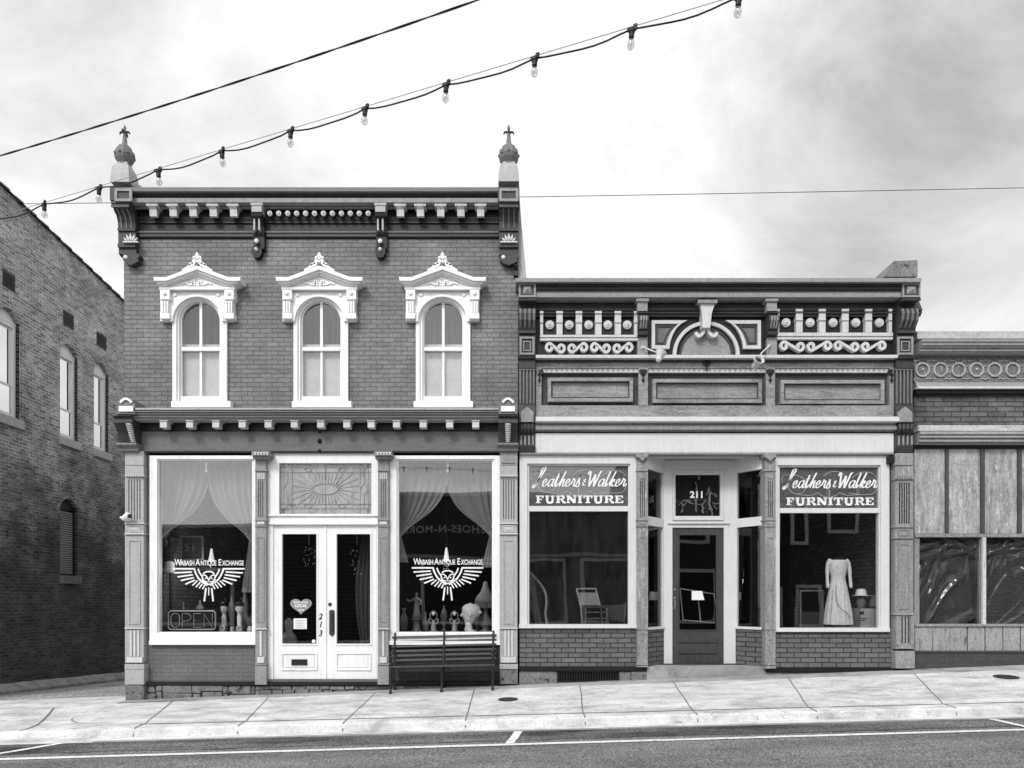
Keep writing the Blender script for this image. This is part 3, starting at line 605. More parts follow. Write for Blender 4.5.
def wide_pilaster(cl, cr, y_top, y_bot, mat, matw, parent, p=.08):
    w_ = cr-cl; h = y_bot-y_top
    q = MB(); q.bp(cl, cr, 451, 465, -p, .15); q.bp(cl, cr, 465.6, 474, -p-.008, .15); q.bp(cl, cr, 465.01, 465.6, -p+.02, .15)
    q.bp(cl-.3, cr+.3, 474, 476.6, -p-.02, .15)
    q.bp(cl, cr, 476.6, 522.5, -p, .15); q.bp(cl-.4, cr+.4, 522.5, 524, -p-.03, .15); q.bp(cl, cr, 524, 533, -p-.01, .15); q.bp(cl-.4, cr+.4, 533, 534.5, -p-.03, .15)
    q.bp(cl, cr, 534.5, 627.5, -p, .15); q.frame(cl+3.4, cr-3.4, 540, 624, 1.1, -p-.012, -p)
    q.bp(cl-.4, cr+.4, 627.5, 629, -p-.025, .15); q.bp(cl, cr, 629, 663, -p, .15)
    q.bp(cl-.4, cr+.4, 664, 669, -p-.04, .15); q.bp(cl-.2, cr+.2, 669, y_bot, -p-.03, .15)
    o = q.build('pilaster', mat, parent)
    q = MB(); q.bp(cl-.2, cr+.2, 663.01, 663.99, -p-.02, .1); q.build('dark_joint', DARK, o)
    q = MB()
    for k in range(5): xx = cl+w_*(.2+.15*k); q.bp(xx-.42, xx+.42, 479.5, 519, -p-.0035, -p+.01)
    q.build('flute', DARKM, o)
    q = MB()
    for k in range(8): xx = cl+w_*(k+.5)/8; q.bp(xx-.7, xx+.7, 474.5, 476.4, -p-.05, -p-.02)
    for k in range(3): xx = cl+w_*(.3+.2*k); q.bp(xx-1, xx+1, 630.5, 656.5, -p-.02, -p)
    q.bp(cl+1.5, cr-1.5, 657, 662.6, -p-.03, -p)
    q.frame(cl+3.8, cr-3.8, 525.3, 531.8, .9, -p-.02, -p-.01); q.bp(cl+5.2, cr-5.2, 527, 530, -p-.018, -p-.01)
    q.bp(cl-.5, cr+.5, 522.6, 523.8, -p-.034, -p-.02); q.bp(cl-.5, cr+.5, 533.1, 534.3, -p-.034, -p-.02); q.bp(cl-.5, cr+.5, 627.6, 628.8, -p-.03, -p)
    q.build('pale_moulding', matw, o)
    return o
p1 = wide_pilaster(125, 143.6, 451, 684.5, LIGHT, OFFW, b1)
p4 = wide_pilaster(500, 517.4, 451, 664, LIGHT, OFFW, b1)
q = MB(); q.bp(500, 517.6, 664.2, 684, -.1, .15); q.build('stone_base', STONE, p4)
q = MB(); q.pp([(501.5, 463), (501.5, 458), (504, 455), (508.6, 453.4), (513, 455), (515.6, 458), (515.6, 463)], -.1, -.08); q.build('relief_arch', MIDL, p4)
q = MB(); q.bp(143.62, 149, 451, 684, .02, .2); q.build('return_board', MID, p1)
def slim_pilaster(c, mat, matw, parent, yb=684.5, top=451.5, p=.09, w_=5.3, cap='dent'):
    q = MB(); cl, cr = c-w_, c+w_
    q.bp(cl, cr, top+6, yb, -p, .14)
    q.frame(cl+1.8, cr-1.8, 537, 622, .8, -p-.01, -p)
    for y0, y1 in ((469.5, 471), (519, 520.5), (525, 526.5), (628, 629.5), (663.5, 665)): q.bp(cl-.5, cr+.5, y0, y1, -p-.02, .14)
    q.bp(cl-.4, cr+.4, 666, yb+.1, -p-.018, .14)
    if cap == 'dent': q.bp(c-9, c+9, top+.2, top+4, -p-.13, .1); q.bp(c-8, c+8, top+4, top+7, -p-.08, .1)
    else: q.pp([(c-6, top+.4), (c+6, top+.4), (c+6, top+4), (c+3.5, top+5), (c, top+8.4), (c-3.5, top+5), (c-6, top+4)], -p-.06, .1)
    o = q.build('pilaster', mat, parent)
    q = MB()
    for k in (-1, 0, 1): q.bp(c+k*2-.35, c+k*2+.35, 480.5, 517, -p-.0035, -p+.01)
    q.build('flute', DARKM, o)
    q = MB()
    if cap == 'dent':
        for k in range(5): q.bp(c-6.4+k*3, c-5+k*3+.4, top+.9, top+3.2, -p-.15, -p-.12)
        q.bp(c-8.6, c+8.6, top+.2, top+.9, -p-.15, -p-.12)
        for k in range(4): q.bp(c-3.4+k*2, c-2.2+k*2, 473, 479, -p-.012, -p)
        q.bp(c-3.6, c+3.6, 521.5, 524.3, -p-.03, -p)
        q.bp(c-1, c+1, 631, 656, -p-.02, -p); q.bp(c-3.4, c+3.4, 657, 662.8, -p-.03, -p); q.bp(cl-.6, cr+.6, 628.2, 629.4, -p-.028, -p)
    else:
        q.bp(c-3, c+3, 474, 478.5, -p-.012, -p); q.bp(c-3.2, c+3.2, 521.4, 524.4, -p-.014, -p); q.bp(c-1, c+1, 614, 640, -p-.016, -p)
    q.build('pale_moulding', matw, o)
    return o
slim_pilaster(260.6, MIDL, OFFW, b1); slim_pilaster(383.2, MIDL, OFFW, b1)

# shop windows of the brick building
def shop_window(a, b, c, d, ga, gb, gc, gd, parent, mat=WHITE, glass=GLASSW, yf=-.02):
    q = MB(); q.rp([(a, c), (b, c), (b, d), (a, d)], [(ga-2, gc-2), (gb+2, gc-2), (gb+2, gd+1), (ga-2, gd+1)], yf, .12)
    q.rp([(ga-2, gc-2), (gb+2, gc-2), (gb+2, gd+1), (ga-2, gd+1)], [(ga, gc), (gb, gc), (gb, gd), (ga, gd)], yf+.035, .12)
    q.bp(a-.6, b+.6, d-3, d+.8, yf-.04, .1)
    f = q.build('shop_window', mat, parent)
    q = MB(); q.bp(ga-1, gb+1, gc-1, gd+1, .05, .056); q.build('pane', glass, f)
    return f
w1 = shop_window(149.5, 256, 455.5, 644, 159, 252, 461, 632, b1)
w2 = shop_window(389.5, 499.8, 455.5, 644, 398.5, 492, 461, 632, b1)
q = MB(); q.bp(149, 254.9, 645, 681.9, .02, .2); q.build('bulkhead', BRICKB, w1)
q = MB(); q.bp(388.8, 499.9, 645, 681.9, .02, .2); q.build('bulkhead', BRICKBD, w2)
q = MB(); q.bp(143, 500, 682, 685.4, -.05, .2); q.build('plinth_board', DARK, b1)
m = MB(); r_ = random.Random(3)   # rubble foundation
m.bp(125, 144, 685.5, 704, -.11, .2)
x = 144.5
while x < 255:
    w_ = r_.uniform(5, 30)
    if x+w_ > 254: w_ = 255-x
    hsp = r_.uniform(.4, .65)
    m.bp(x, x+w_-.4, 685.6, 685.6+14*hsp, -r_.uniform(.005, .04), .2); m.bp(x+r_.uniform(0, 2), x+w_-.6, 686+14*hsp, 704, -r_.uniform(.01, .05), .2); x += w_
x = 255
while x < 497:
    w_ = r_.uniform(9, 15); m.bp(x, x+w_-.5, 686, 689.6, -r_.uniform(0, .03), .2); m.bp(x+3, x+w_+2, 690.2, 698, -r_.uniform(0, .03), .2); x += w_
m.v = [(a_+r_.uniform(-.012, .012)*(b_ < .1), b_+r_.uniform(-.015, .01)*(b_ < .1), c_+r_.uniform(-.012, .012)*(b_ < .1 and c_ < Z(686.5))) for a_, b_, c_ in m.v]
m.build('foundation', STONE, b1, bevel=.015)
m = MB(); m.bp(144, 500, 685.5, 700, .03, .2); m.build('foundation_mortar', CONCD, b1)
# entrance with double doors and leaded transom
q = MB()
q.rp([(267.5, 453), (378, 453), (378, 525), (267.5, 525)], [(279, 463), (371.5, 463), (371.5, 514), (279, 514)], .0, .14)
q.bp(267.5, 378.2, 514.5, 516, -.03, .1); q.bp(267.5, 378.2, 522.6, 524.4, -.03, .1)
q.bp(267.5, 273, 525, 681, .0, .14); q.bp(376.6, 378.2, 525, 681, .0, .14)
ent = q.build('door_frame', WHITE, b1)
q = MB(); q.bp(278, 372, 462, 515, .06, .066); tg = q.build('transom_glass', glassy('textured_glass', .8, 1.75, .01, veil=.4, wscale=6), ent)
lead = MB(); P0 = lambda q_: [(X(a, .05), Z(b, .05)) for a, b in q_]
def ld(*pts, wd=.006): lead.ribbon(P0(pts), wd, .05, .06)
for yy in (467.5, 472.3, 504, 508.5): ld((279, yy), (371.5, yy))
for xx in (283.5, 292, 325.4, 360, 368.4): ld((xx, 463), (xx, 514))
ld((287.5, 472), (287.5, 482), (283.5, 489), (287.5, 496), (287.5, 504)); ld((364.2, 472), (364.2, 482.5), (368, 489), (364.2, 495.5), (364.2, 504)); ld((364.2, 482.5), (360.4, 489), (364.2, 495.5))
for a, b in ((279, 463), (371.5, 463), (279, 514), (371.5, 514)):
    sx_, sy_ = (1 if a < 300 else -1), (1 if b < 490 else -1); ld((a+sx_*9, b+sy_*9), (a+sx_*4.5, b+sy_*4.5), (a+sx_*1, b+sy_*4)); ld((a+sx_*4.5, b+sy_*4.5), (a+sx_*4.5, b+sy_*.5))
q_ = arc(325.4, 489, 12.7, 0, 360, 24); lead.ribbon(P0([(x_, 489+(y_-489)*.42) for x_, y_ in q_]), .009, .05, .06)
for k in range(30):
    an = 2*math.pi*(k+.5)/30; c_, s_ = math.cos(an), math.sin(an)
    t = min(33.3/abs(c_) if c_ else 99, 16/abs(s_) if abs(s_) > .01 else 99)
    ld((325.4+12.7*c_, 489+5.3*s_), (325.4+t*c_, 489+t*s_), wd=.0045)
for xx in (308, 342): ld((xx-4, 469.8), (xx, 467.5), (xx+4, 469.8), (xx, 472.2), (xx-4, 469.8)); ld((xx-4, 506.2), (xx, 504), (xx+4, 506.2), (xx, 508.5), (xx-4, 506.2))
lead.build('leading', MIDL, tg)
q = MB(); q.bp(273, 378, 455, 520, .2, .22); q.build('pale_blind', PALE, ent)
def leaf(a, b, ga, gb, slot):
    y0 = .03; q = MB()
    q.rp([(a, 525.2), (b, 525.2), (b, 679), (a, 679)], [(ga, 534), (gb, 534), (gb, 643.8), (ga, 643.8)], y0, y0+.05)
    q.frame(ga-1.4, gb+1.4, 532.6, 645.2, 1.4, y0-.014, y0+.0)
    q.frame(ga-.6, gb+.6, 653, 670.4, 1.1, y0-.02, y0+.0); q.bp(ga+2.4, gb-2.4, 656, 667.4, y0-.012, y0+.0)
    d = q.build('door', WHITE, b1)
    q = MB(); q.bp(ga-.5, gb+.5, 533.5, 644.3, y0+.02, y0+.026); q.build('door_pane', GLASSW, d)
    return d
dl = leaf(273.2, 325, 282, 316.4, True); dr = leaf(325.8, 376.4, 336.5, 370.2, False)
q = MB(); q.frame(291.4, 307, 659.4, 665.2, 1.3, .0, .018); q.bp(292.7, 305.7, 660.7, 663.9, .006, .018); q.build('mail_slot', IRON, dl)
q = MB(); q.bp(329.2, 334.4, 611, 634, .015, .03); q.pp([(329.2, 611), (330.5, 609.6), (331.8, 610.4), (333, 609.6), (334.4, 611)], .015, .03); q.pp([(329.2, 634), (330.6, 635.3), (331.8, 636.4), (333, 635.3), (334.4, 634)], .015, .03)
q.tube([(X(331.8), .01, Z(613.5)), (X(331.8), -.05, Z(615)), (X(331.8), -.06, Z(620)), (X(331.8), -.05, Z(628)), (X(331.8), .01, Z(630))], .012); q.build('door_handle', DARKM, dr)
q = MB(); q.dome(330, 604.3, 1.9, .03, .03); q.build('door_lock', DARKM, dr)
q = MB(); q.bp(324.7, 326.2, 525.4, 680.5, .012, .03); q.build('meeting_stile', WHITE, dr)
q = MB(); q.bp(268, 388.6, 679.2, 682, -.02, .2); q.build('threshold', MIDH, ent)

def text(s, px, py, hpx, y, mat, parent=None, name='lettering', align='CENTER', bold=0., shear=0., sx=1., flip=False, spacing=1., th=.002):
    cu = bpy.data.curves.new('lettering', 'FONT'); cu.body = s; cu.size = 1; cu.align_x = align; cu.offset = bold; cu.shear = shear; cu.space_character = spacing; cu.extrude = .01
    o = bpy.data.objects.new('tmp', cu); sc.collection.objects.link(o)
    dg = bpy.context.evaluated_depsgraph_get(); me = bpy.data.meshes.new_from_object(o.evaluated_get(dg)); bpy.data.objects.remove(o)
    k = hpx*(D+abs(y) if False else D+y)/F/.73
    if flip: k = hpx
    off = OFF[parent.name] if parent else Vector((0, 0, 0))
    for v in me.vertices:
        x_, z_, d_ = v.co.x*k*sx, v.co.y*k, v.co.z*th/.01
        if flip: v.co = Vector((px-x_, y+d_, py+z_))-off
        else: v.co = Vector((X(px, y)+x_, y-d_, Z(py, y)+z_))-off
    me.materials.clear(); me.materials.append(mat)
    o = bpy.data.objects.new(name, me); sc.collection.objects.link(o); OFF[o.name] = off
    if parent: o.parent = parent
    return o
for ch, py in (('2', 619.3), ('1', 627.2), ('3', 636)): text(ch, 320.3, py, 6., .026, IRON, dl, name='house_number', shear=.25, sx=.85, bold=.02)

# window decals: shop name over a winged owl emblem
def decal(parent, c, r0):
    y = .045
    text('W', c-34.2, r0, 6.6, y, WHITE, parent, align='LEFT', bold=.012, sx=.72)
    text('ABASH', c-28.4, r0, 5.1, y, WHITE, parent, align='LEFT', bold=.015, sx=.66)
    text('A', c-13.2, r0, 6.6, y, WHITE, parent, align='LEFT', bold=.012, sx=.72)
    text('NTIQUE', c-8.2, r0, 5.1, y, WHITE, parent, align='LEFT', bold=.015, sx=.62)
    text('E', c+9.4, r0, 6.6, y, WHITE, parent, align='LEFT', bold=.012, sx=.72)
    text('XCHANGE', c+13.4, r0, 5.1, y, WHITE, parent, align='LEFT', bold=.015, sx=.64)
    m = MB(); k = 1/7.68
    dd_ = [0]
    def st(pts, wd=15, sm=False):
        if sm: pts = smoothline(pts, 5)
        for sg in (-1, 1):
            dd_[0] += .0002; m.ribbon([(X(c+sg*a*k, y), Z(r0+2.6+(b-208)*k, y)) for a, b in pts], wd*.86*k/60, y-dd_[0], y+.003)
    st([(275, 214), (108, 214)], 14); st([(112, 214), (100, 250), (72, 296), (35, 325), (10, 342)], 15, True); st([(82, 214), (70, 245), (52, 272), (46, 285)], 13, True)
    for a, b, c_, d_ in ((262, 246, 130, 238), (240, 276, 122, 260), (214, 304, 114, 282), (180, 332, 104, 300), (126, 342, 86, 306), (100, 356, 66, 318), (74, 364, 48, 328), (48, 370, 30, 338)): st([(a, b), (c_, d_)], 13 if a > 150 else 11)
    st([(34, 464), (22, 362)], 14); st([(0.5, 418), (0.5, 356)], 7)
    st([(0, 236), (24, 239), (44, 252)], 12, True)
    st([(2, 300), (14, 276), (34, 262), (50, 270), (44, 296), (24, 314), (8, 312)], 10, True); st([(0, 300), (0.4, 318)], 5); st([(50, 290), (30, 322), (0, 334)], 12, True); st([(20, 292), (26, 284)], 12)
    m.build('owl_emblem', WHITE, parent)
decal(w1, 208.8, 565.4); decal(w2, 447.6, 564.5)

# ================================================================ low furniture shop
b2 = thing('shop_building', 'low one-storey shop building with scrollwork frieze, white sign band and recessed corner-glazed entrance', 'building', (X(706), 0, zw(X(706))))
m = MB(); x0, x1 = X(519), X(914)
m.box(x0, x1, .12, .3, Z(434), Z(280)); m.build('wall', WOODD, b2)
m = MB(); m.box(x0, x0+.2, .3, 12, ZC-1.7, Z(300)); m.box(x1-.25, x1, .3, 12, ZC-1.5, Z(300)); m.box(x0+.2, x1-.25, 11.8, 12, ZC-1.5, Z(300)); m.build('side_wall', BRICKS, b2)
m = MB(); m.box(x0+.2, x1-.25, .3, 11.8, Z(310), Z(310)+.1); m.build('roof', ROOM, b2)
m = MB(); m.box(x0+.2, x1-.25, .31, 11.7, Z(666)-.2, Z(666)); m.build('floor', FLOORW, b2)
m = MB(); m.box(x0+.2, x1-.25, .31, 4.6, Z(452), Z(452)+.12); m.box(x0+.2, x1-.25, 4.5, 4.6, Z(668), Z(452)); m.build('interior_wall', ROOM, b2)
# cornice
m = MB(); a, b = X(518), X(918)
m.mould(X(515.5, -.38), X(921.5, -.38), [(278, .38), (281.8, .38), (282.3, .35)], 0.1); cr = m.build('cornice', MIDL, b2)
q = MB(); q.mould(X(535), X(903, -.3), [(282.3, .3), (285, .31), (286.5, .28), (289, .3), (290, .27), (292.6, .27)], 0.1); q.build('cornice_moulding', DARKM, cr)
q = MB(); q.mould(X(535), X(902, -.25), [(292.6, .27), (297, .27), (297.6, .25)], 0.1); q.build('fascia', MIDL, cr)
q = MB(); q.mould(a, b, [(300, .02), (310, .13), (311.5, .1), (313, .12), (314.5, .08), (316.5, .08), (317, .03)], .11); q.build('frieze_moulding', DARKM, cr)
q = MB(); q.bp(518, 914, 315, 356, -.02, .12); fz = q.build('frieze', DARK, b2)
SC = .68
def b2_end(cl, cr_, nm):
    cx = (cl+cr_)/2; x0_, x1_ = X(cl), X(cr_); zp = lambda py, p: Z(py, -p*SC)
    pr = [(-.44, zp(282.4, .44)), (-.44, zp(298, .44)), (-.47, zp(298.5, .47)), (-.46, zp(300.5, .46)), (-.3, zp(302, .3)), (-.22, zp(305, .22)), (-.25, zp(308, .25)), (-.36, zp(309, .36)), (-.4, zp(313, .4)), (-.37, zp(320, .37)), (-.27, zp(327, .27)), (-.24, zp(330, .24)), (-.27, zp(331, .27)), (-.27, zp(333, .27)), (-.2, zp(333.5, .2)), (-.2, zp(355.5, .2)), (-.27, zp(356, .27)), (-.25, zp(358.4, .25)), (-.19, zp(359.5, .19)), (-.19, zp(368, .19)), (-.13, zp(368.5, .13)), (-.13, zp(404, .13)), (-.22, zp(421, .22)), (-.22, zp(422.8, .22)), (-.16, zp(423.4, .16)), (-.2, zp(426, .2)), (-.14, zp(433, .14)), (-.11, zp(434, .11)), (-.11, zp(445, .11)), (-.17, zp(446.5, .17)), (-.13, zp(452, .13)), (0.1, zp(452, .13)), (0.1, zp(282.4, .44))]
    pr = [(a_*SC if a_ < 0 else a_, b_) for a_, b_ in pr]
    q = MB(); q.prof(x0_, x1_, pr); o = q.build('pilaster', DARKM, b2)
    q = MB(); g_ = lambda px, p: 512+(px-512)*D/(D-p)
    gl, gr = g_(cl, .306), g_(cr_, .306)
    q.frame(gl, gr, 283, 297, 1.8, -.315, -.29); gm = (gl+gr)/2; y = -.3
    q.add([(X(gl+4.5, y), y, Z(294, y)), (X(gr-4.5, y), y, Z(294, y)), (X(gr-4.5, y), y, Z(286, y)), (X(gl+4.5, y), y, Z(286, y)), (X(gm, y), y-.05, Z(290, y))], [(0, 1, 4), (1, 2, 4), (2, 3, 4), (3, 0, 4)])
    q.build('panel_frame', MIDL, o); q = MB()
    gl, gr = g_(cl, .136), g_(cr_, .136); q.frame(gl+1, gr-1, 336.5, 354.6, 2, -.16, -.13); q.frame(gl+4.6, gr-4.6, 341, 351, 1, -.152, -.13)
    q.build('panel_frame', MIDL, o)
    q = MB()
    for s in (.1, .37, .63, .9):
        xx = x0_+(x1_-x0_)*s; q.prof(xx-.016, xx+.016, [(a_*SC, b_) for a_, b_ in ((-.375, zp(308.8, .36)), (-.42, zp(313, .4)), (-.39, zp(320, .37)), (-.285, zp(327, .27)), (-.2, zp(330, .24)), (-.2, zp(309, .3)))])
    q.build('console_rib', MID, o); q = MB()
    q.bp(g_(cl, .1), g_(cr_, .1), 368.4, 370, -.115, -.09)
    for k in range(5): xx = g_(cl, .1)+1.6+k*(cr_-cl-3)/4; q.bp(xx-.75, xx+.75, 370, 403.5, -.11, -.09)
    q.build('flute', MID, o); q = MB()
    gl, gr = g_(cl, .136), g_(cr_, .136)
    q.pp([(gl+2, 421.8), (gl+2, 412), ((gl+gr)/2, 406.5), (gr-2, 412), (gr-2, 421.8)], -.18, -.07)
    q.build('pedestal', MIDL, o); q = MB()
    for k in range(4): xx = gl+2.5+k*(gr-gl-5)/3; q.bp(xx-.8, xx+.8, 435.5, 444.8, -.09, -.07)
    q.build('base_rib', MIDL, o)
    q = MB()
    for k in range(4): xx = g_(cl, .136)+3+k*(cr_-cl-6)/3; q.lathe(X(xx, -.14), -.14, [(.01, zp(432.5, .2)), (.035, zp(429, .2)), (.03, zp(424, .2))], 8)
    q.build('drop_ornament', DARKM, o)
    return o
eL = b2_end(518.6, 535.2, 'l'); eR = b2_end(892, 909.6, 'r')
q = MB(); q.pp([(884, 276.6), (888, 270), (894, 261), (917.6, 260), (917.6, 276.6)], -.3, .35); q.build('parapet_block', STONE, b2)
# frieze bays
def posts(xs_, y0, y1, parent):
    for a_, b_ in xs_:
        q = MB(); c_ = (a_+b_)/2
        q.bp(a_, b_, y0, y1, -.1, -.015); q.bp(a_-.35, b_+.35, y0, y0+2.2, -.135, -.015); q.bp(a_-.2, b_+.2, y0+9.5, y0+11.4, -.118, -.015); q.bp(a_-.1, b_+.1, y0+2.2, y0+9.5, -.112, -.015)
        q.build('post', OFFW, parent)
def scrollS(x0_, x1_, cy, r_, flip):
    """double-ended scroll: spiral, wave, spiral"""
    def spiral(cx, s, v): # v=+1 opens upward
        pts = []
        for k in range(15):
            t = k/14; a_ = R(-60+t*420); rr = r_*(.28+.72*t)
            pts.append((cx+s*rr*math.cos(a_), cy-v*rr*math.sin(a_)*.98))
        return pts
    L_ = spiral(x0_+r_, -1, -flip); R_ = spiral(x1_-r_, 1, flip)
    return L_, R_
def scroll_band(xa, xb, cy, nS, parent, r_=5.3):
    q = MB(); wS = (xb-xa)/nS; y = -.1
    for k in range(nS):
        a_ = xa+k*wS; v = 1 if k % 2 == 0 else -1
        c1, c2 = a_+r_+.6, a_+wS-r_-.6
        pts = []
        for j in range(20):     # inner end of the left spiral, winding outward over the top (v=1) ...
            t = j/19; an = R(90+ -450*(1-t)) if False else R(-250+340*t)
            rr = r_*(.22+.62*t); pts.append((c1-rr*math.cos(an)*1., cy-v*rr*math.sin(an)))
        p2 = []
        for j in range(20):
            t = j/19; an = R(-250+340*t); rr = r_*(.22+.62*t); p2.append((c2+rr*math.cos(an), cy+v*rr*math.sin(an)))
        full = pts+p2[::-1]
        q.ribbon([(X(a2, y), Z(b2_, y)) for a2, b2_ in full], .047, y, -.02)
    q.build('scroll_ornament', OFFW, parent)
for (xa, xb, ps, ds, dy) in ((540, 638, ((540.2, 543), (556.6, 562.5), (576, 582), (595.3, 601.5), (615, 621), (634.4, 637.6)), (549.8, 569.2, 588.6, 607.8, 627.3), 0), (777, 893, ((777, 779.4), (796.2, 802.6), (819.2, 825.6), (842.2, 848.6), (865.5, 872), (889, 892)), (786.3, 810.3, 833.3, 856, 879.6), -2.2)):
    posts(ps, 311+dy, 334.6+dy, fz)
    for px in ds:
        q = MB(); q.bp(px-6, px+6, 318+dy, 334.4+dy, -.03, -.015) if False else None
        q.disc(px, 324.6+dy, 4.3, -.06, -.02, 24); q.disc(px, 324.6+dy, 2.7, -.075, -.06, 20); q.dome(px, 324.6+dy, 1.3, -.075, .02); q.build('rosette', OFFW, fz)
    q = MB(); q.bp(xa, xb, 334.8+dy, 337+dy*.5, -.1, -.015); q.bp(xa+.1, xb-.1, 337+dy*.5, 338.6+dy*.5, -.08, -.015); q.bp(xa, xb, 338.6+dy*.5, 340.4+dy*.5, -.09, -.015); q.build('rail', OFFW, fz)
    scroll_band(xa+4 if xa < 600 else xa+1.8, xb-3.6 if xa < 600 else xb-5.5, 347.6 if xa < 600 else 346, 4, fz)
q = MB(); q.mould(X(535.3), X(893), [(354.8, .17), (357.8, .17), (358.2, .14)], .1); q.build('shelf_moulding', OFFW, fz)
for px in (642.5, 772):
    q = MB(); wd = .083; xx = X(px, -.12)
    zp = lambda py, p: Z(py, -p)
    q.prof(xx-wd, xx+wd, [(-.2, zp(311, .2)), (-.2, zp(313, .2)), (-.16, zp(314, .16)), (-.22, zp(316, .22)), (-.23, zp(320, .23)), (-.17, zp(328, .17)), (-.13, zp(331, .13)), (-.17, zp(332, .17)), (-.16, zp(334.5, .16)), (-.1, zp(335.5, .1)), (-.1, zp(337, .1)), (.1, zp(337, .1)), (.1, zp(311, .2))])
    br = q.build('bracket', DARKM, fz)
    q = MB(); q.bp(px-6.2, px+6.2, 298, 301, -.25, .1); q.bp(px-5, px+5, 301, 310.8, -.22, .1); q.bp(px-5, px+5, 337, 354.7, -.085, .1)
    for s_ in (-2.6, 0, 2.6): q.prof(xx+s_/60-.012, xx+s_/60+.012, [(-.235, zp(316, .22)), (-.245, zp(320, .23)), (-.18, zp(328, .17)), (-.1, zp(331, .13)), (-.1, zp(316, .2))])
    q.build('bracket_face', MIDL, br)
# centre bay: two quarter panels, an arch and a keystone
for sg, cx in ((-1, 706.4), (1, 706.4)):
    f_ = lambda a_: cx+sg*a_
    o_ = [(f_(54.6), 320.2), (f_(19), 320.2)]+[(f_(a_), b_) for a_, b_ in ((25, 323.2), (30, 328.2), (33.6, 334.6), (36, 341.2), (37, 348.6))]+[(f_(54.6), 348.6)]
    i_ = [(f_(51.4), 323.6), (f_(27.6), 323.6)]+[(f_(a_), b_) for a_, b_ in ((31, 326.4), (34.2, 330.2), (37, 335.4), (39, 340.8), (40, 345.4))]+[(f_(51.4), 345.4)]
    q = MB(); q.rp(o_, i_, -.07, -.015); pf = q.build('quarter_panel', OFFW, fz)
    q = MB(); q.pp(i_, -.03, -.018); q.build('panel_board', MIDH, pf)
    q = MB(); ins = [(f_(50), 325.4), (f_(31), 325.4), (f_(37), 331), (f_(40.6), 338), (f_(41.8), 343.6), (f_(50), 343.6)]
    ins2 = [(f_(48.6), 327), (f_(34.6), 327), (f_(38.8), 332), (f_(42), 338.4), (f_(43), 342.2), (f_(48.6), 342.2)]
    q.rp(ins, ins2, -.045, -.03); q.build('inner_moulding', DARKM, pf)
q = MB(); q.rp(arc(706.4, 354.6, 33.4, 180, 0, 24), arc(706.4, 354.6, 30, 180, 0, 24), -.08, -.015, False); ar = q.build('arch_moulding', OFFW, fz)
q = MB(); q.pp(arc(706.4, 354.6, 27, 180, 0, 24), -.03, -.018); q.build('arch_board', MIDL, ar)
q = MB(); q.rp(arc(706.4, 354.6, 27, 180, 0, 24), arc(706.4, 354.6, 25, 180, 0, 24), -.05, -.018, False); q.build('inner_moulding', DARKM, ar)
q = MB(); q.pp([(700.2, 303.2), (715, 303.2), (711.8, 313), (710.2, 327.6), (702.6, 327.6), (702, 313)], -.2, -.015)
for sg in (-1, 1): q.ribbon([(X(a_, -.14), Z(b_, -.14)) for a_, b_ in smoothline([(706.4+sg*1.6, 326), (706.4+sg*2.4, 331), (706.4+sg*5.4, 335), (706.4+sg*8.8, 335.4), (706.4+sg*10.6, 332)], 5)], .05, -.14, -.015)
ks = q.build('keystone', OFFW, fz)
q = MB(); q.bp(698, 717.5, 299.5, 302.8, -.24, .1); q.build('keystone_cap', MIDL, ks)
# weathered board zone with three panels
q = MB(); q.bp(536, 896, 358.4, 368, -.05, .12); q.bp(536, 896, 405.4, 416.4, -.05, .12)
for a_, b_ in ((536, 541.5), (638.6, 648), (766, 775), (889.6, 896)): q.bp(a_, b_, 368, 405.4, -.052, .12)
bd = q.build('panel_rail', WOOD, b2)
q = MB(); q.bp(536, 896, 359.8, 362.4, -.07, -.05); q.build('string_moulding', WOODD, bd)
for a_, b_ in ((541.5, 638.6), (648, 766), (775, 889.6)):
    q = MB(); q.bp(a_, b_, 368, 373, -.035, .1); q.build('dentil_board', MIDL, bd)
    q = MB(); n = int((b_-a_)/5)
    st_ = (b_-a_)/n
    for k in range(n): xx = a_+k*st_; q.pp([(xx+.2, 371.8), (xx+st_/2, 369), (xx+st_-.2, 371.8)], -.045, -.035)
    q.bp(a_, b_, 371.8, 372.5, -.045, -.03); q.build('tooth_ornament', PALE, bd)
for (a_, b_, fa, fb, f0, f1) in ((541.5, 638.6, 547.8, 633, 377.6, 401.4), (648, 766, 652.8, 762, 379, 402.6), (775, 889.6, 780.8, 884.4, 380, 403.6)):
    q = MB(); q.bp(a_, b_, 373.6, 405.4, .03, .12); pn = q.build('panel', WOODD, bd)
    q = MB(); q.frame(fa, fb, f0, f1, 3.3, -.07, .03); q.build('panel_frame', WOOD, pn)
    q = MB(); q.bp(fa+3.3, fb-3.3, f0+3.3, f1-3.3, .0, .03); q.build('panel_board', WOOD, pn)
    q = MB(); q.frame(fa+3.3, fb-3.3, f0+3.3, f1-3.3, 1.2, -.03, .0); q.build('inner_moulding', WOODD, pn)
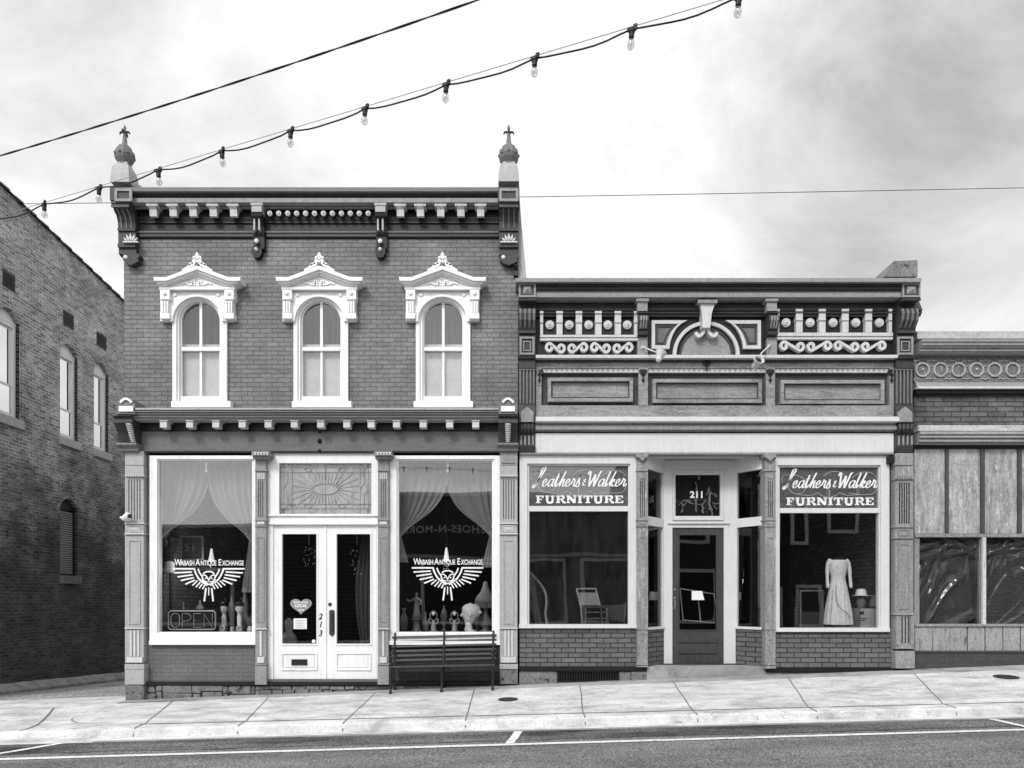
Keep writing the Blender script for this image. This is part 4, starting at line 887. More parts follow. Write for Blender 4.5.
for px, py in ((539.5, 369), (643.3, 369), (770.5, 369), (892, 369), (707, 361)):
    q = MB(); y = -.07; g_ = lambda a_, b_: (X(px+a_, y), Z(py+b_, y))
    for sg in (-1, 1):
        if px == 539.5 and sg < 0 or px == 892 and sg > 0: continue
        q.ribbon([g_(sg*a_, b_) for a_, b_ in smoothline([(0, 4), (2.6, 3.6), (3.4, 1.6), (2, .6), (1.4, 2)], 4)], .02, y, -.05)
    if px != 707: q.ribbon([g_(0, 0), g_(0, 12)], .022, y, -.05); q.pp([(px-1.6, py+10.5), (px+1.6, py+10.5), (px, py+14)], y, -.05); q.ribbon([g_(-2.2, 5.6), g_(2.2, 5.6)], .016, y, -.05)
    else: q.ribbon([g_(0, -1), g_(0, 9)], .03, y, -.05)
    q.build('iron_ornament', IRON, bd)
q = MB(); q.mould(X(535.4), X(892.5), [(416.6, .14), (417.2, .2), (421, .2), (422.6, .15)], .1); q.build('white_moulding', WHITE2, b2)
q = MB(); q.mould(X(535.4), X(892.5), [(422.7, .12), (424.4, .1), (426, .13), (429.5, .13), (430, .1), (431, .1)], .1); q.build('grey_moulding', MIDL, b2)
q = MB(); q.bp(535.4, 893, 431, 434, -.04, .12); q.build('dark_fillet', VDARK, b2)
q = MB(); q.bp(535.4, 893.6, 433.2, 452.4, -.06, .12); sb = q.build('sign_board', WHITE2, b2)
q = MB(); q.bp(519.5, 893.6, 452.5, 454.2, -.075, .12); q.build('board_edge', MIDL, sb)
# lower pilasters
def b2_wide(cl, cr_, y_bot):
    p = .08; q = MB(); w_ = cr_-cl
    q.bp(cl, cr_, 453, 463, -p, .15); q.bp(cl-.3, cr_+.3, 463, 465, -p-.03, .15); q.bp(cl, cr_, 465, 474, -p-.01, .15); q.bp(cl-.3, cr_+.3, 474, 479.6, -p-.02, .15)
    q.bp(cl, cr_, 479.6, 526, -p, .15); q.bp(cl-.4, cr_+.4, 526, 527.4, -p-.03, .15); q.bp(cl, cr_, 527.4, 537, -p-.008, .15); q.bp(cl-.4, cr_+.4, 537, 538.4, -p-.03, .15)
    q.bp(cl, cr_, 538.4, 613, -p, .15); q.frame(cl+3.5, cr_-3.2, 543.5, 609, 1.2, -p-.014, -p); q.bp(cl-.3, cr_+.3, 613, 615, -p-.03, .15)
    q.bp(cl+.4, cr_+1, 615, 649, -p, .15); q.bp(cl+.4, cr_+1.4, 651, y_bot, -p-.03, .15); q.bp(cl+3.6, cr_-2, 645, 648.6, -p-.03, -p)
    for s_ in (.1, .9): xx = cl+1+w_*s_; q.bp(xx-1.6, xx+1.6, 616, 645, -p-.02, -p)
    o = q.build('pilaster', WOODV, b2)
    q = MB()
    for k in range(5): xx = cl+w_*(.25+.128*k); q.bp(xx-.5, xx+.5, 482.5, 523.5, -p-.004, -p+.01)
    q.build('flute', DARK, o); q = MB()
    for k in range(3): xx = cl+1+w_*(.33+.18*k); q.bp(xx-.5, xx+.5, 617, 643, -p-.004, -p+.01)
    q.build('flute', DARK, o); q = MB()
    q.bp(cl, cr_, 649.01, 650.99, -p+.0, .1)
    q.build('flute', DARK, o)
    q = MB()
    for k in range(8): xx = cl+w_*(k+.5)/8; q.bp(xx-.6, xx+.6, 475.4, 478.6, -p-.04, -p-.02)
    q.frame(cl+3.5, cr_-3.5, 529.4, 535.6, .9, -p-.02, -p-.008); q.build('dentil', MIDL, o)
    return o
b2_wide(895.2, 913.4, 668.4)
q = MB(); q.bp(891.2, 895.1, 453, 668.5, .0, .2); q.build('return_board', MID, b2)
q = MB(); q.bp(888.4, 894, 456, 463.4, -.09, .1); q.build('junction_box', VDARK, b2)
slim_pilaster(642.4, WOODV, WOODV, b2, yb=667, top=452.6, cap='scroll', w_=5.2); slim_pilaster(770.4, WOODV, WOODV, b2, yb=668.5, top=452.6, cap='scroll', w_=5.2)
s1 = shop_window(519.6, 636.4, 455, 627.4, 529.2, 628.4, 465.5, 626.6, b2, WHITE2, glassy('dusty_shop_glass', .9, 1.7, .01, veil=.012))
s2 = shop_window(775.6, 889.4, 455.4, 631, 779.6, 879, 467, 629.6, b2, WHITE2, glassy('shop_glass', .95, 1.8, .003))
q = MB(); q.bp(528.8, 628.8, 506, 511.2, .01, .09); q.build('glazing_bar', WHITE2, s1)
q = MB(); q.bp(779.2, 879.4, 508, 512.8, .01, .09); q.build('glazing_bar', WHITE2, s2)
q = MB(); q.bp(519.6, 637, 628.3, 666.5, .0, .2); q.build('bulkhead', BRICK2, s1)
q = MB(); q.bp(775.8, 890.9, 631.9, 668, .0, .2); q.build('bulkhead', BRICK2, s2)
# painted sign panes with script lettering
LET = {
 'L': [[(-.05,.25),(.1,.1),(.35,.5),(.8,1.55),(1.05,2.1),(.95,2.35),(.7,2.15),(.55,1.4),(.42,.5),(.2,.02),(.0,-.15),(-.15,.1)], ],
 'W': [[(-.3,1.5),(-.2,1.85),(.0,1.8),(.1,1.0),(.2,0)],[(.2,0),(.5,.7),(.85,1.5)],[(.85,1.5),(.85,.8),(.9,0)],[(.9,0),(1.2,.8),(1.5,1.75),(1.75,1.95)]],
 'e': [[(.0,.3),(.35,.5),(.48,.82),(.36,1.0),(.15,.8),(.08,.35),(.22,.03),(.45,.12),(.72,.45)]],
 'a': [[(.55,.85),(.38,1.0),(.14,.8),(.05,.3),(.18,.02),(.38,.2),(.58,.8)],[(.6,1.0),(.5,.35),(.58,.03),(.75,.12),(.9,.4)]],
 't': [[(.0,.3),(.3,1.2),(.42,1.75)],[(.42,1.75),(.2,.5),(.28,.03),(.45,.12),(.62,.4)],[(.02,1.2),(.62,1.28)]],
 'h': [[(.0,.3),(.3,1.2),(.52,2.05)],[(.52,2.05),(.3,1.2),(.1,.0)],[(.12,.2),(.38,.85),(.52,.98),(.52,.6),(.46,.1),(.62,.05),(.82,.4)]],
 'r': [[(.0,.3),(.18,.85),(.22,1.15)],[(.22,1.05),(.42,.9),(.5,.85),(.4,.4),(.46,.03),(.62,.12),(.76,.4)]],
 's': [[(.0,.3),(.22,.8),(.34,1.15)],[(.34,1.15),(.3,.8),(.45,.4),(.38,.05),(.15,-.05),(.0,.12)]],
 'l': [[(.0,.3),(.3,1.2),(.52,2.05)],[(.52,2.05),(.3,1.3),(.12,.35),(.2,.03),(.36,.12),(.52,.4)]],
 'k': [[(.0,.3),(.3,1.2),(.52,2.05)],[(.52,2.05),(.3,1.2),(.1,.0)],[(.14,.4),(.42,.95),(.55,.85),(.45,.6),(.22,.52)],[(.25,.5),(.42,.08),(.6,.08),(.8,.4)]],
 '&': [[(.38,.95),(.18,1.0),(.1,.8),(.28,.62),(.08,.45),(.05,.15),(.25,.0),(.42,.15)]]}
def slab(m, word, x0_, x1_, yb, h, y):
    """heavy slab-serif capitals"""
    G = {'F': 'F', 'U': 'U', 'R': 'R', 'N': 'N', 'I': 'I', 'T': 'T', 'E': 'E'}
    wds = {'F': .95, 'U': 1.15, 'R': 1.1, 'N': 1.2, 'I': .55, 'T': 1.05, 'E': 1.0}
    tot = sum(wds[c] for c in word)+.13*(len(word)-1); k = (x1_-x0_)/tot; x = x0_; th = .3
    def bar(a_, b_, c_, d_): m.bp(x+a_*k, x+b_*k, yb-d_*h, yb-c_*h, y, y+.002)
    def line(pts, wd): m.ribbon([(X(x+a_*k, y), Z(yb-b_*h, y)) for a_, b_ in pts], wd*k/60, y-.0004, y+.002)
    for c in word:
        w_ = wds[c]
        if c in 'FE':
            bar(.12, .42, .12, .88); bar(0, w_-.04, .86, 1); bar(.42, .68, .44, .58); bar(w_-.2, w_-.02, .68, .87); bar(.6, .7, .34, .68)
            if c == 'E': bar(0, w_, 0, .14); bar(w_-.18, w_, .13, .34)
            else: bar(0, .58, 0, .14)
        elif c == 'I': bar(.12, .43, .12, .88); bar(0, w_, .86, 1); bar(0, w_, 0, .14)
        elif c == 'T': bar(w_/2-.16, w_/2+.16, .12, .88); bar(0, w_, .84, 1); bar(0, .14, .62, .86); bar(w_-.14, w_, .62, .86); bar(w_/2-.3, w_/2+.3, 0, .13)
        elif c == 'U': bar(.1, .4, .3, .88); bar(0, .52, .86, 1); bar(w_-.38, w_-.14, .3, .88); bar(w_-.5, w_, .86, 1); line(smoothline([(.25, .34), (.34, .1), (.58, .06), (.82, .12), (w_-.26, .34)], 4), .26)
        elif c == 'N': bar(.1, .3, .12, .88); bar(0, .36, .86, 1); bar(0, .44, 0, .13); bar(w_-.28, w_-.1, .02, .88); bar(w_-.42, w_, .86, 1); line([(.24, .9), (w_-.2, .08)], .36)
        elif c == 'R': bar(.12, .42, .12, .88); bar(0, .5, 0, .14); bar(0, .7, .86, 1); bar(.4, .7, .46, .58); line(smoothline([(.66, .92), (.86, .88), (.92, .73), (.84, .58), (.66, .52)], 4), .24); line([(.6, .5), (.8, .3), (.9, .08), (w_+.04, .1)], .24)
        x += (w_+.13)*k
def sign(pane_parent, xa, xb, ya, yb, tilt=0.):
    y = .048
    q = MB(); q.bp(xa, xb, ya, yb, .062, .07); bk = q.build('sign_pane', paint('sign_grey', .14, .35, .5, 'h', chip=.08, chipv=.3, scale=7), pane_parent)
    m_ = MB(); sc_ = (xb-xa)/99.2; xh = 6.3*sc_
    def put(s, x, base, wd_, kz, thk=.027):
        for c in s:
            kx = wd_[c]/{'W': 1.75, '&': .45, 'L': 1.1}.get(c, .72)
            for stroke in LET[c]:
                pts = smoothline(stroke, 5)
                dy_[0] += .00025; m_.ribbon([(X(x+a_*kx+b_*kz*.22, y), Z(base-b_*kz, y)) for a_, b_ in pts], thk, y-dy_[0], y+.003, pen=.3)
            x += wd_[c]
        return x
    dy_ = [0]; k_ = sc_; wd_ = {'L': 8.5*k_, 'W': 11.5*k_, 'e': 5.7*k_, 'a': 6.6*k_, 't': 4.6*k_, 'h': 6.2*k_, 'r': 5.6*k_, 's': 4.6*k_, 'l': 4.2*k_, 'k': 6*k_, '&': 3*k_}
    b0 = ya+20.8
    put('L', xa+4.2*k_, b0, wd_, 8.2, .034); put('eathers', xa+12.2*k_, b0, wd_, 7.4); put('&', xa+53.2*k_, b0-1, wd_, 6, .024); put('W', xa+58.4*k_, b0, wd_, 8, .032); put('alker', xa+68.6*k_, b0, wd_, 7.4)
    m_.build('script_lettering', WHITE, bk)
    m_ = MB()
    fl = [[(3, 15), (2, 11), (5, 8), (11, 8), (20, 9), (26, 14), (27, 20), (22, 25.5), (15, 26.5), (10, 23), (8, 18)],
          [(44, 9), (50, 5), (58, 4.4), (64, 7), (65, 11)], [(72, 11), (80, 5.5), (88, 5), (94, 7), (96.5, 10)],
          [(18, 27), (30, 28.3), (38, 25.6), (42, 28.5), (47, 29.8)], [(80, 27), (68, 28.3), (60, 25.6), (56, 28.5), (51, 29.8)], [(49.5, 23), (49.5, 30)], [(70, 26), (84, 27.6), (94, 26), (97, 19), (92, 14)]]
    for s_ in fl: m_.ribbon([(X(xa+a_*sc_, y), Z(ya+b_*sc_, y)) for a_, b_ in smoothline(s_, 6)], .0085, y+.0004+.0001*fl.index(s_), y+.0026)
    m_.build('flourish', LIGHT, bk)
    m_ = MB(); slab(m_, 'FURNITURE', xa+6.5*sc_, xb-5*sc_, yb-2.7, 7.6, y); m_.build('slab_lettering', WHITE, bk)
sign(s1, 529.4, 628.2, 465.7, 505.8); sign(s2, 779.8, 878.8, 467.2, 507.8)
# recessed entrance: door wall 0.45 m back, canted side lights
yd = .45; fx = lambda px: (px-512)*(D/(D+yd))  # noqa
xl0, xr0 = X(647.6), X(765.2); xl1, xr1 = X(664, yd), X(735.6, yd)
zt = Z(452.6); z0 = Z(667.5)
m = MB(); m.box(xl0-.02, xr0+.02, -.03, yd+.3, z0-.25, Z(666.6, 0)); stp = m.build('doorstep', CONCD, b2)
m = MB(); m.poly([(xl0, Z(453.4)), (xr0, Z(453.4)), (xr0, Z(453.4)+.05), (xl0, Z(453.4)+.05)], .125, yd+.3); m.build('porch_ceiling', WHITE2, b2)
m = MB(); m.bp(664, 735.6, 456, 469.5, yd, yd+.1); m.bp(664, 672.4, 469.5, 664.8, yd, yd+.1); m.bp(724, 735.6, 469.5, 664.8, yd, yd+.1)
m.bp(672.4, 724, 469.5, 474.6, yd+.004, yd+.1); m.bp(672.4, 675.4, 474.6, 516, yd+.004, yd+.1); m.bp(720.4, 724, 474.6, 516, yd+.004, yd+.1); m.bp(672.4, 724, 516, 527.6, yd+.004, yd+.1)
m.frame(673, 723.4, 471, 520, 1.1, yd-.02, yd); m.bp(668, 730, 522, 523.6, yd-.03, yd); m.bp(666, 733, 460.5, 462, yd-.03, yd)
df = m.build('door_frame', WHITE2, b2)
m = MB(); m.bp(675, 721, 474, 516.6, yd+.05, yd+.056); tg2 = m.build('transom_pane', glassy('dirty_transom_glass', .55, 1.45, .01, veil=.02), df)
text('211', 697, 497.6, 6.6, yd+.04, WHITE, df, name='house_number', bold=.035, sx=1.05)
m = MB()   # flaking remains of old gilt lettering behind the number
r_ = random.Random(5); y = yd+.046
for (cx_, cy_, h_) in ((682, 508, 9), (696.3, 500, 24), (696.3, 486, 8), (703, 508, 10), (709.5, 500, 20), (709, 490, 5), (712, 512, 8), (699, 478, 3), (716, 495, 3)):
    pts = [(X(cx_+r_.uniform(-.9, .9), y), Z(cy_-h_/2+h_*k/6, y)) for k in range(7)]; m.ribbon(pts, r_.uniform(.012, .035), y, y+.002)
for pts in ([(679, 505), (685, 500), (690, 503), (696, 504), (702, 504), (706, 500)], [(684, 506), (688, 500), (691, 503)], [(706, 495), (710, 492), (713, 494), (716, 494.5)], [(712, 502), (716, 504), (720, 502)], [(681, 512), (684, 504)], [(713, 505), (717, 509)]):
    m.ribbon([(X(a_, y), Z(b_, y)) for a_, b_ in smoothline(pts, 4)], .014, y, y+.002)
m.build('worn_lettering', paint('faded_gilt', .12, .5, .7, 'n'), tg2)
m = MB(); yy = yd+.03
m.rp([(672.6, 527.8), (723.8, 527.8), (723.8, 664.4), (672.6, 664.4)], [(679.4, 535), (716.4, 535), (716.4, 629.8), (679.4, 629.8)], yy, yy+.05)
m.bp(679.4, 717.6, 641, 642.4, yy-.02, yy); m.bp(679.4, 717.6, 651.8, 653.4, yy-.02, yy); m.frame(678.6, 717.2, 534.2, 630.6, .9, yy-.012, yy)
d2 = m.build('door', paint('dark_door_paint', .05, .3, .5), b2)
m = MB(); m.bp(679, 717, 534.6, 630.2, yy+.02, yy+.026); m.build('door_pane', glassy('door_glass', .9, 1.8, .004), d2)
m = MB()
for py in (589.5, 598, 608): m.dome(674.6, py, 1.1, yy, .02, 8)
m.tube([(X(674.4, yy), yy, Z(600, yy)), (X(674.4, yy), yy-.05, Z(600.5, yy)), (X(674.4, yy), yy-.05, Z(606, yy)), (X(674.4, yy), yy, Z(606.6, yy))], .009, 6); m.build('door_handle', STEEL, d2)
def canted(xa, ya, xb, yb_, nm):
    """side light wall between two plan points"""
    L_ = math.hypot(xb-xa, yb_-ya); ux, uy = (xb-xa)/L_, (yb_-ya)/L_
    def slabm(mm, s0, s1, za, zb_, off, th):
        nx, ny = uy, -ux
        if ny > 0: nx, ny = -nx, -ny
        p = [(xa+ux*s+nx*o, ya+uy*s+ny*o) for s in (s0, s1) for o in (off, off-th)]
        vs = [(a_, b_, z_) for z_ in (za, zb_) for a_, b_ in (p[0], p[2], p[3], p[1])]
        mm.add(vs, [(0, 3, 2, 1), (4, 5, 6, 7), (0, 1, 5, 4), (1, 2, 6, 5), (2, 3, 7, 6), (3, 0, 4, 7)])
    e0, e1 = .02, L_-.025
    zs = [Z(453.4), Z(468.2), Z(515.8), Z(524.8), Z(627.4), Z(629.8), Z(668)]
    mm = MB(); slabm(mm, 0, L_, zs[1], zs[0], 0, .06); slabm(mm, 0, L_, zs[3], zs[2], 0, .06); slabm(mm, 0, L_, zs[5], zs[4], .02, .08)
    slabm(mm, e1, L_, zs[2], zs[1], 0, .06); slabm(mm, e1, L_, zs[4], zs[3], 0, .06); slabm(mm, 0, e0, zs[2], zs[1], 0, .06); slabm(mm, 0, e0, zs[4], zs[3], 0, .06)
    f_ = mm.build('side_light', WHITE2, b2)
    mm = MB(); slabm(mm, e0-.005, e1+.005, zs[2]-.005, zs[1]+.005, -.03, .005); slabm(mm, e0-.005, e1+.005, zs[4]-.005, zs[3]+.005, -.03, .005); mm.build('pane', glassy('side_glass', .85, 1.5, .005), f_)
    mm = MB(); slabm(mm, 0, L_, zs[6], zs[5], .0, .1); mm.build('bulkhead', BRICK2A, f_)
    return f_
canted(xl0, .02, xl1, yd, 'l'); canted(xr0, .02, xr1, yd, 'r')
q = MB(); q.bp(518, 892, 667.2, 671, -.06, .12) if False else q.bp(519, 647, 666.6, 670.8, -.06, .2); q.bp(766, 893, 668.6, 672, -.05, .2); q.build('plinth_board', DARK, b2)
q = MB(); q.bp(519, 557, 671, 686, -.03, .2); q.bp(557.5, 619, 682, 688, -.02, .2); q.bp(619.5, 631, 671.5, 686, -.02, .2); q.bp(631.5, 647, 671.5, 686, -.04, .2); q.bp(648, 893, 672.2, 686, -.02, .2); q.build('foundation', STONE, b2, bevel=.012)
q = MB(); q.frame(557, 619, 671, 682.5, 1, -.02, .02)
for k in range(23): xx = 559+k*2.6; q.bp(xx-.45, xx+.45, 672, 681.5, -.01, .01)
q.build('basement_grille', IRON, b2)
q = MB(); q.bp(557.4, 618.6, 671.4, 682, .1, .12); q.build('vent_void', VDARK, b2)

# ================================================================ empty shop on the right
b3 = thing('vacant_building', 'vacant weathered shop at the right edge with ring ornament frieze and faded boards', 'building', (X(1010), 0, zw(X(1010))))
XA, XB = 914.2, 1130
q = MB(); q.bp(XA, XB, 334, 536, .1, .3); q.build('wall', WOODD, b3)
q = MB(); q.box(X(XA)+.01, X(XA)+.25, .31, 12, ZC-1.4, Z(345)); q.box(X(XB)-.25, X(XB), .31, 12, ZC-1.4, Z(345)); q.box(X(XA)+.25, X(XB)-.25, 11.8, 12, ZC-1.4, Z(345)); q.build('side_wall', BRICKS, b3)
q = MB(); q.box(X(XA)+.25, X(XB)-.25, .3, 11.8, Z(350), Z(350)+.1); q.box(X(XA)+.25, X(XB)-.25, .31, 3, Z(530), Z(530)+.1); q.box(X(XA)+.25, X(XB)-.25, 3, 3.1, Z(650), Z(530)); q.build('roof', ROOM, b3)
q = MB(); q.box(X(XA)+.25, X(XB)-.25, .32, 11.7, Z(655)-.1, Z(655)); q.build('floor', FLOORW, b3)
m = MB(); n = 40; vs = []; r_ = random.Random(9)
m.mould(X(915.5), X(XB), [(331.2, .05), (338.5, .06), (339, .04)], .3); m.build('parapet', STUCCO, b3)
q = MB(); q.mould(X(914.5), X(XB), [(339.2, .22), (341.5, .22), (342, .2), (345, .2), (346, .17), (347.5, .17), (348, .14), (351, .14), (352, .11), (353.3, .11)], .1); q.build('cornice', MIDL, b3)
q = MB(); q.bp(XA+.1, XB, 353.6, 382, .02, .12); fr3 = q.build('frieze', paint('peeling_frieze', .15, .3, .7, 'n', chip=.2, chipv=.4, scale=9), b3)
for k in range(15):
    cx_, cy_ = 922.8+18.05*k, 369.4
    if cx_ > XB-9: break
    q = MB(); y = -.005
    q.rp(arc(cx_, cy_, 7.3, 0, 354, 20), arc(cx_, cy_, 5.7, 0, 354, 20), y, .02)
    for j in range(8): a_ = R(45*j+22); q.dome(cx_+math.cos(a_)*8.2, cy_-math.sin(a_)*8, .9, .02, .02, 6)
    for sx_, sy_ in ((-1, 1), (1, 1), (-1, -1), (1, -1)): q.ribbon([(X(a2, y), Z(b2_, y)) for a2, b2_ in smoothline([(cx_+sx_*4, cy_+sy_*9.5), (cx_+sx_*7, cy_+sy_*8.6), (cx_+sx_*8.6, cy_+sy_*10)], 4)], .014, y+.01, .02)
    q.dome(cx_, cy_, 1.6, .02, .02, 8) if k % 3 == 0 else None
    q.build('ring_ornament', paint('flaking_relief', .36, .35, .8, 'n', chip=.25, chipv=.15, scale=12) if k == 0 else bpy.data.materials['flaking_relief'], fr3)
q = MB(); q.mould(X(XA+.1), X(XB), [(382.2, .03), (385, .06), (386, .07)], .1); q.build('bed_moulding', MIDL, b3)
q = MB(); q.mould(X(XA+.1), X(XB), [(386.1, .09), (388.4, .1), (388.8, .08)], .1); q.build('shelf_moulding', PALE, b3)
q = MB(); q.mould(X(XA+.1), X(XB), [(388.9, .03), (390.6, .06), (393.5, .05)], .1); q.build('dark_moulding', DARK, b3)
q = MB(); q.bp(XA+.1, XB, 393.6, 425, .03, .1); tb = q.build('tile_band', brick('rock_faced_tile', 'xz', .13, .085, .04, bw_=.3, rh=.085, ms=.009, var=.5, spots=.45, spotv=.28, rough=.8, bump=1.), b3)
q = MB(); q.mould(X(XA+.1), X(XB), [(425.2, .1), (430.8, .12), (431.3, .1)], .1); q.build('pale_moulding', paint('worn_moulding', .42, .35, .7, 'h', chip=.25, chipv=.1), b3)
q = MB(); q.mould(X(XA+.1), X(XB), [(431.4, .16), (434, .18), (435, .15), (437.6, .17), (438.4, .13), (441.5, .15), (442.5, .1), (444, .1)], .1); q.build('grey_moulding', MIDL, b3)
q = MB(); q.bp(XA+.1, XB, 444.1, 448.6, -.01, .12); q.build('dark_fillet', VDARK, b3)
PNL = [(914.6, 945.6), (949, 981), (985, 1018), (1022, 1054), (1058, 1090), (1094, 1126)]
for a_, b_ in PNL:
    q = MB(); q.bp(a_, b_, 448.8, 533.4, .02, .05); q.build('faded_panel', FADED, b3)
q = MB()
for a_, b_ in zip(PNL[:-1], PNL[1:]): q.bp(a_[1]+.1, b_[0]-.1, 448.8, 533.4, -.01, .1)
q.build('batten', WOODD, b3)
q = MB(); q.bp(1091, XB, 537.1, 650, .0, .1); q.build('end_boards', WOODV, b3)
q = MB(); q.bp(XA+1, XB, 533.6, 537, -.03, .1); q.bp(XA+.2, 919.4, 537.1, 624, .0, .1); q.bp(XA+1, XB, 624, 626.4, -.03, .1)
for a_ in (981.4, 1086): q.bp(a_, a_+5, 537.1, 624, -.01, .1)
wf3 = q.build('window_frame', WOODV, b3)
q = MB(); q.bp(983, 986, 537.2, 624.5, -.05, -.012); q.build('metal_mullion', paint('bright_rusty_metal', .55, .4, .5, 'v', chip=.2, chipv=.1), wf3)
for a_, b_ in ((919.5, 981.3), (986.5, 1085.9)):
    q = MB(); q.bp(a_-.3, b_+.3, 537, 624.2, .045, .05); q.build('window_pane', glassy('vacant_glass', .9, 1.4, .02) if a_ < 920 else bpy.data.materials['vacant_glass'], b3)
mp_ = bpy.data.materials.new('plastic_sheet'); mp_.use_nodes = True; n_ = mp_.node_tree; n_.nodes.clear()
o_ = n_.nodes.new('ShaderNodeOutputMaterial'); t_ = nd(n_, 'ShaderNodeBsdfTransparent', Color=(.8, .8, .8, 1)); g_ = nd(n_, 'ShaderNodeBsdfGlossy', Roughness=.12, Color=(.9, .9, .9, 1)); f2 = nd(n_, 'ShaderNodeFresnel', IOR=1.6); m2 = n_.nodes.new('ShaderNodeMixShader')
dd = nd(n_, 'ShaderNodeBsdfDiffuse', Color=(.7, .7, .7, 1)); m3 = n_.nodes.new('ShaderNodeMixShader'); m3.inputs[0].default_value = .08
n_.links.new(f2.outputs[0], m2.inputs[0]); n_.links.new(t_.outputs[0], m2.inputs[1]); n_.links.new(g_.outputs[0], m2.inputs[2]); n_.links.new(m2.outputs[0], m3.inputs[1]); n_.links.new(dd.outputs[0], m3.inputs[2]); n_.links.new(m3.outputs[0], o_.inputs[0])
for wi, (a_, b_) in enumerate(((919.5, 981.3), (986.5, 1085.9))):
    q = MB(); nx_, nz_ = 110, 90; vs = []; r_ = random.Random(20+wi); W_ = X(b_)-X(a_); H_ = Z(536)-Z(626)
    folds = []
    # folds radiate from where the sheet is pinned
    for cx_, cz_ in ((.3, 1.0), (1.02, .98), (.02, 0.), (.62, 1.0)):
        for j in range(10): folds.append((cx_, cz_, r_.uniform(-math.pi, 0) if cz_ > .5 else r_.uniform(.1, 1.5), r_.uniform(.012, .03), r_.uniform(.02, .05)))
    for i in range(nx_+1):
        for j in range(nz_+1):
            u, v = i/nx_, j/nz_; y = .14
            for cx_, cz_, an, wd, am in folds:
                du, dv = (u-cx_)*W_, (v-cz_)*H_; al = du*math.cos(an)+dv*math.sin(an); pe = -du*math.sin(an)+dv*math.cos(an)+.12*math.sin(al*2.5+an*3)
                if al > 0: y -= am*math.exp(-(pe/(wd+al*.03))**2)*(1 if al < .9 else max(0, 1-(al-.9)*1.5))
            y += .006*math.sin(u*23+v*7)*math.sin(v*19)
            vs.append((X(a_)+W_*u, max(.06, y), Z(626)+H_*v))
    q.add(vs, [(i*(nz_+1)+j, (i+1)*(nz_+1)+j, (i+1)*(nz_+1)+j+1, i*(nz_+1)+j+1) for i in range(nx_) for j in range(nz_)])
    lab = ['crumpled clear plastic sheet behind the narrow window beside the wooden pilaster', 'crumpled clear plastic sheet behind the wide window cut by the right edge of the photo'][wi]
    tag(q.build('plastic_sheet', mp_, smooth=True), lab, 'plastic sheet')
q = MB(); x = 915
while x < XB-14:
    q.bp(x, min(XB, x+15.2+random.uniform(0, 2.2)), 626.6, 650.6, .0, .06); x += 17.7
q.build('skirting_boards', PEEL, b3)
q = MB(); q.bp(XA+.2, XB, 626.5, 651, .06, .1); q.build('skirting_back', VDARK, b3)
q = MB(); q.bp(XA+.6, XB, 650.8, 652.6, -.04, .1); q.build('sill_moulding', WOODD, b3)
q = MB(); q.bp(XA+1, XB, 652.8, 690, -.02, .1); q.build('base_board', paint('dark_base', .06, .3, .8, 'h'), b3)

# ================================================================ old brick building along the alley
b0 = thing('alley_building', 'tall weathered dark brick building along the alley with arched sash windows in its side wall', 'building', (-13, 3, ZC-1.9))
XW = -11.0
def yz(px, a=11.0): return 683*a/(512-px)-D            # depth on the wall of a column
W0 = []
for (pa, pb, zs, zh, kind) in ((-3.5, 19.2, 4.01, 6.15, 'u'), (60, 77.6, 3.99, 6.12, 'u'), (94, 108.3, 3.99, 6.12, 'u'), (60.6, 77.4, .6, 2.3, 'l')):
    W0.append((yz(pa), yz(pb), zs+ZC, zh+ZC, kind))
roofz = lambda y: ZC+8.98-.104*(y-3.0)
m = MB()
def yprism(mm, pts, xa, xb):   # outline in y,z extruded along x
    n = len(pts); mm.add([(xa, a_, b_) for a_, b_ in pts]+[(xb, a_, b_) for a_, b_ in pts], [tuple(range(n))[::-1], tuple(range(n, 2*n))]+[(i, (i+1) % n, n+(i+1) % n, n+i) for i in range(n)])
ys = [-.3]
cols = sorted([(W0[0][0], W0[0][1], [W0[0]]), (W0[1][0], W0[1][1], [W0[3], W0[1]]), (W0[2][0], W0[2][1], [W0[2]])])
y = -.3; zb0 = ZC-3
def segarch(ya, yb_, zs, rise, n=10):
    return [(ya+(yb_-ya)*k/n, zs+rise*(1-(2*k/n-1)**2)) for k in range(n+1)]
for ya, yb_, ws in cols:
    yprism(m, [(y, zb0), (ya, zb0), (ya, roofz(ya)), (y, roofz(y))], XW-.3, XW)
    zc_ = zb0
    for w_ in ws:
        rise = .22
        m.box(XW-.3, XW, ya, yb_, zc_, w_[2])
        zc_ = None
        arcp = segarch(ya, yb_, w_[3], rise)
        nxt = ws[ws.index(w_)+1][2] if ws.index(w_)+1 < len(ws) else None
        top = nxt if nxt else None
        if top: yprism(m, arcp+[(yb_, w_[3]+rise+.1), (ya, w_[3]+rise+.1)], XW-.3, XW); zc_ = w_[3]+rise+.1
        else: yprism(m, arcp+[(yb_, roofz(yb_)), (ya, roofz(ya))], XW-.3, XW)
    y = yb_
yprism(m, [(y, zb0), (18, zb0), (18, roofz(18)), (y, roofz(y))], XW-.3, XW)
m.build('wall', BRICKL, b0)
m = MB(); m.box(XW-8, XW-.301, -.3, 0, zb0, ZC+9); m.box(XW-8, XW-7.7, 0, 18, zb0, ZC+7); m.box(XW-8, XW-.31, 17.7, 18, zb0, ZC+7); m.build('side_wall', BRICKS, b0)
m = MB(); m.box(XW-7.7, XW-.31, 0, 17.7, ZC+6.6, ZC+6.7); m.box(XW-3, XW-2.9, 0, 17.7, ZC-2, ZC+6.6); m.box(XW-2.9, XW-.31, 0, 17.6, ZC+3.2, ZC+3.3); m.build('roof', ROOM, b0)
REV = brick('reveal_brick', 'xz', .06, .04, .16, bw_=.1, rh=.075, ms=.012, var=.2)
m = MB()
y = -.3; k = 0
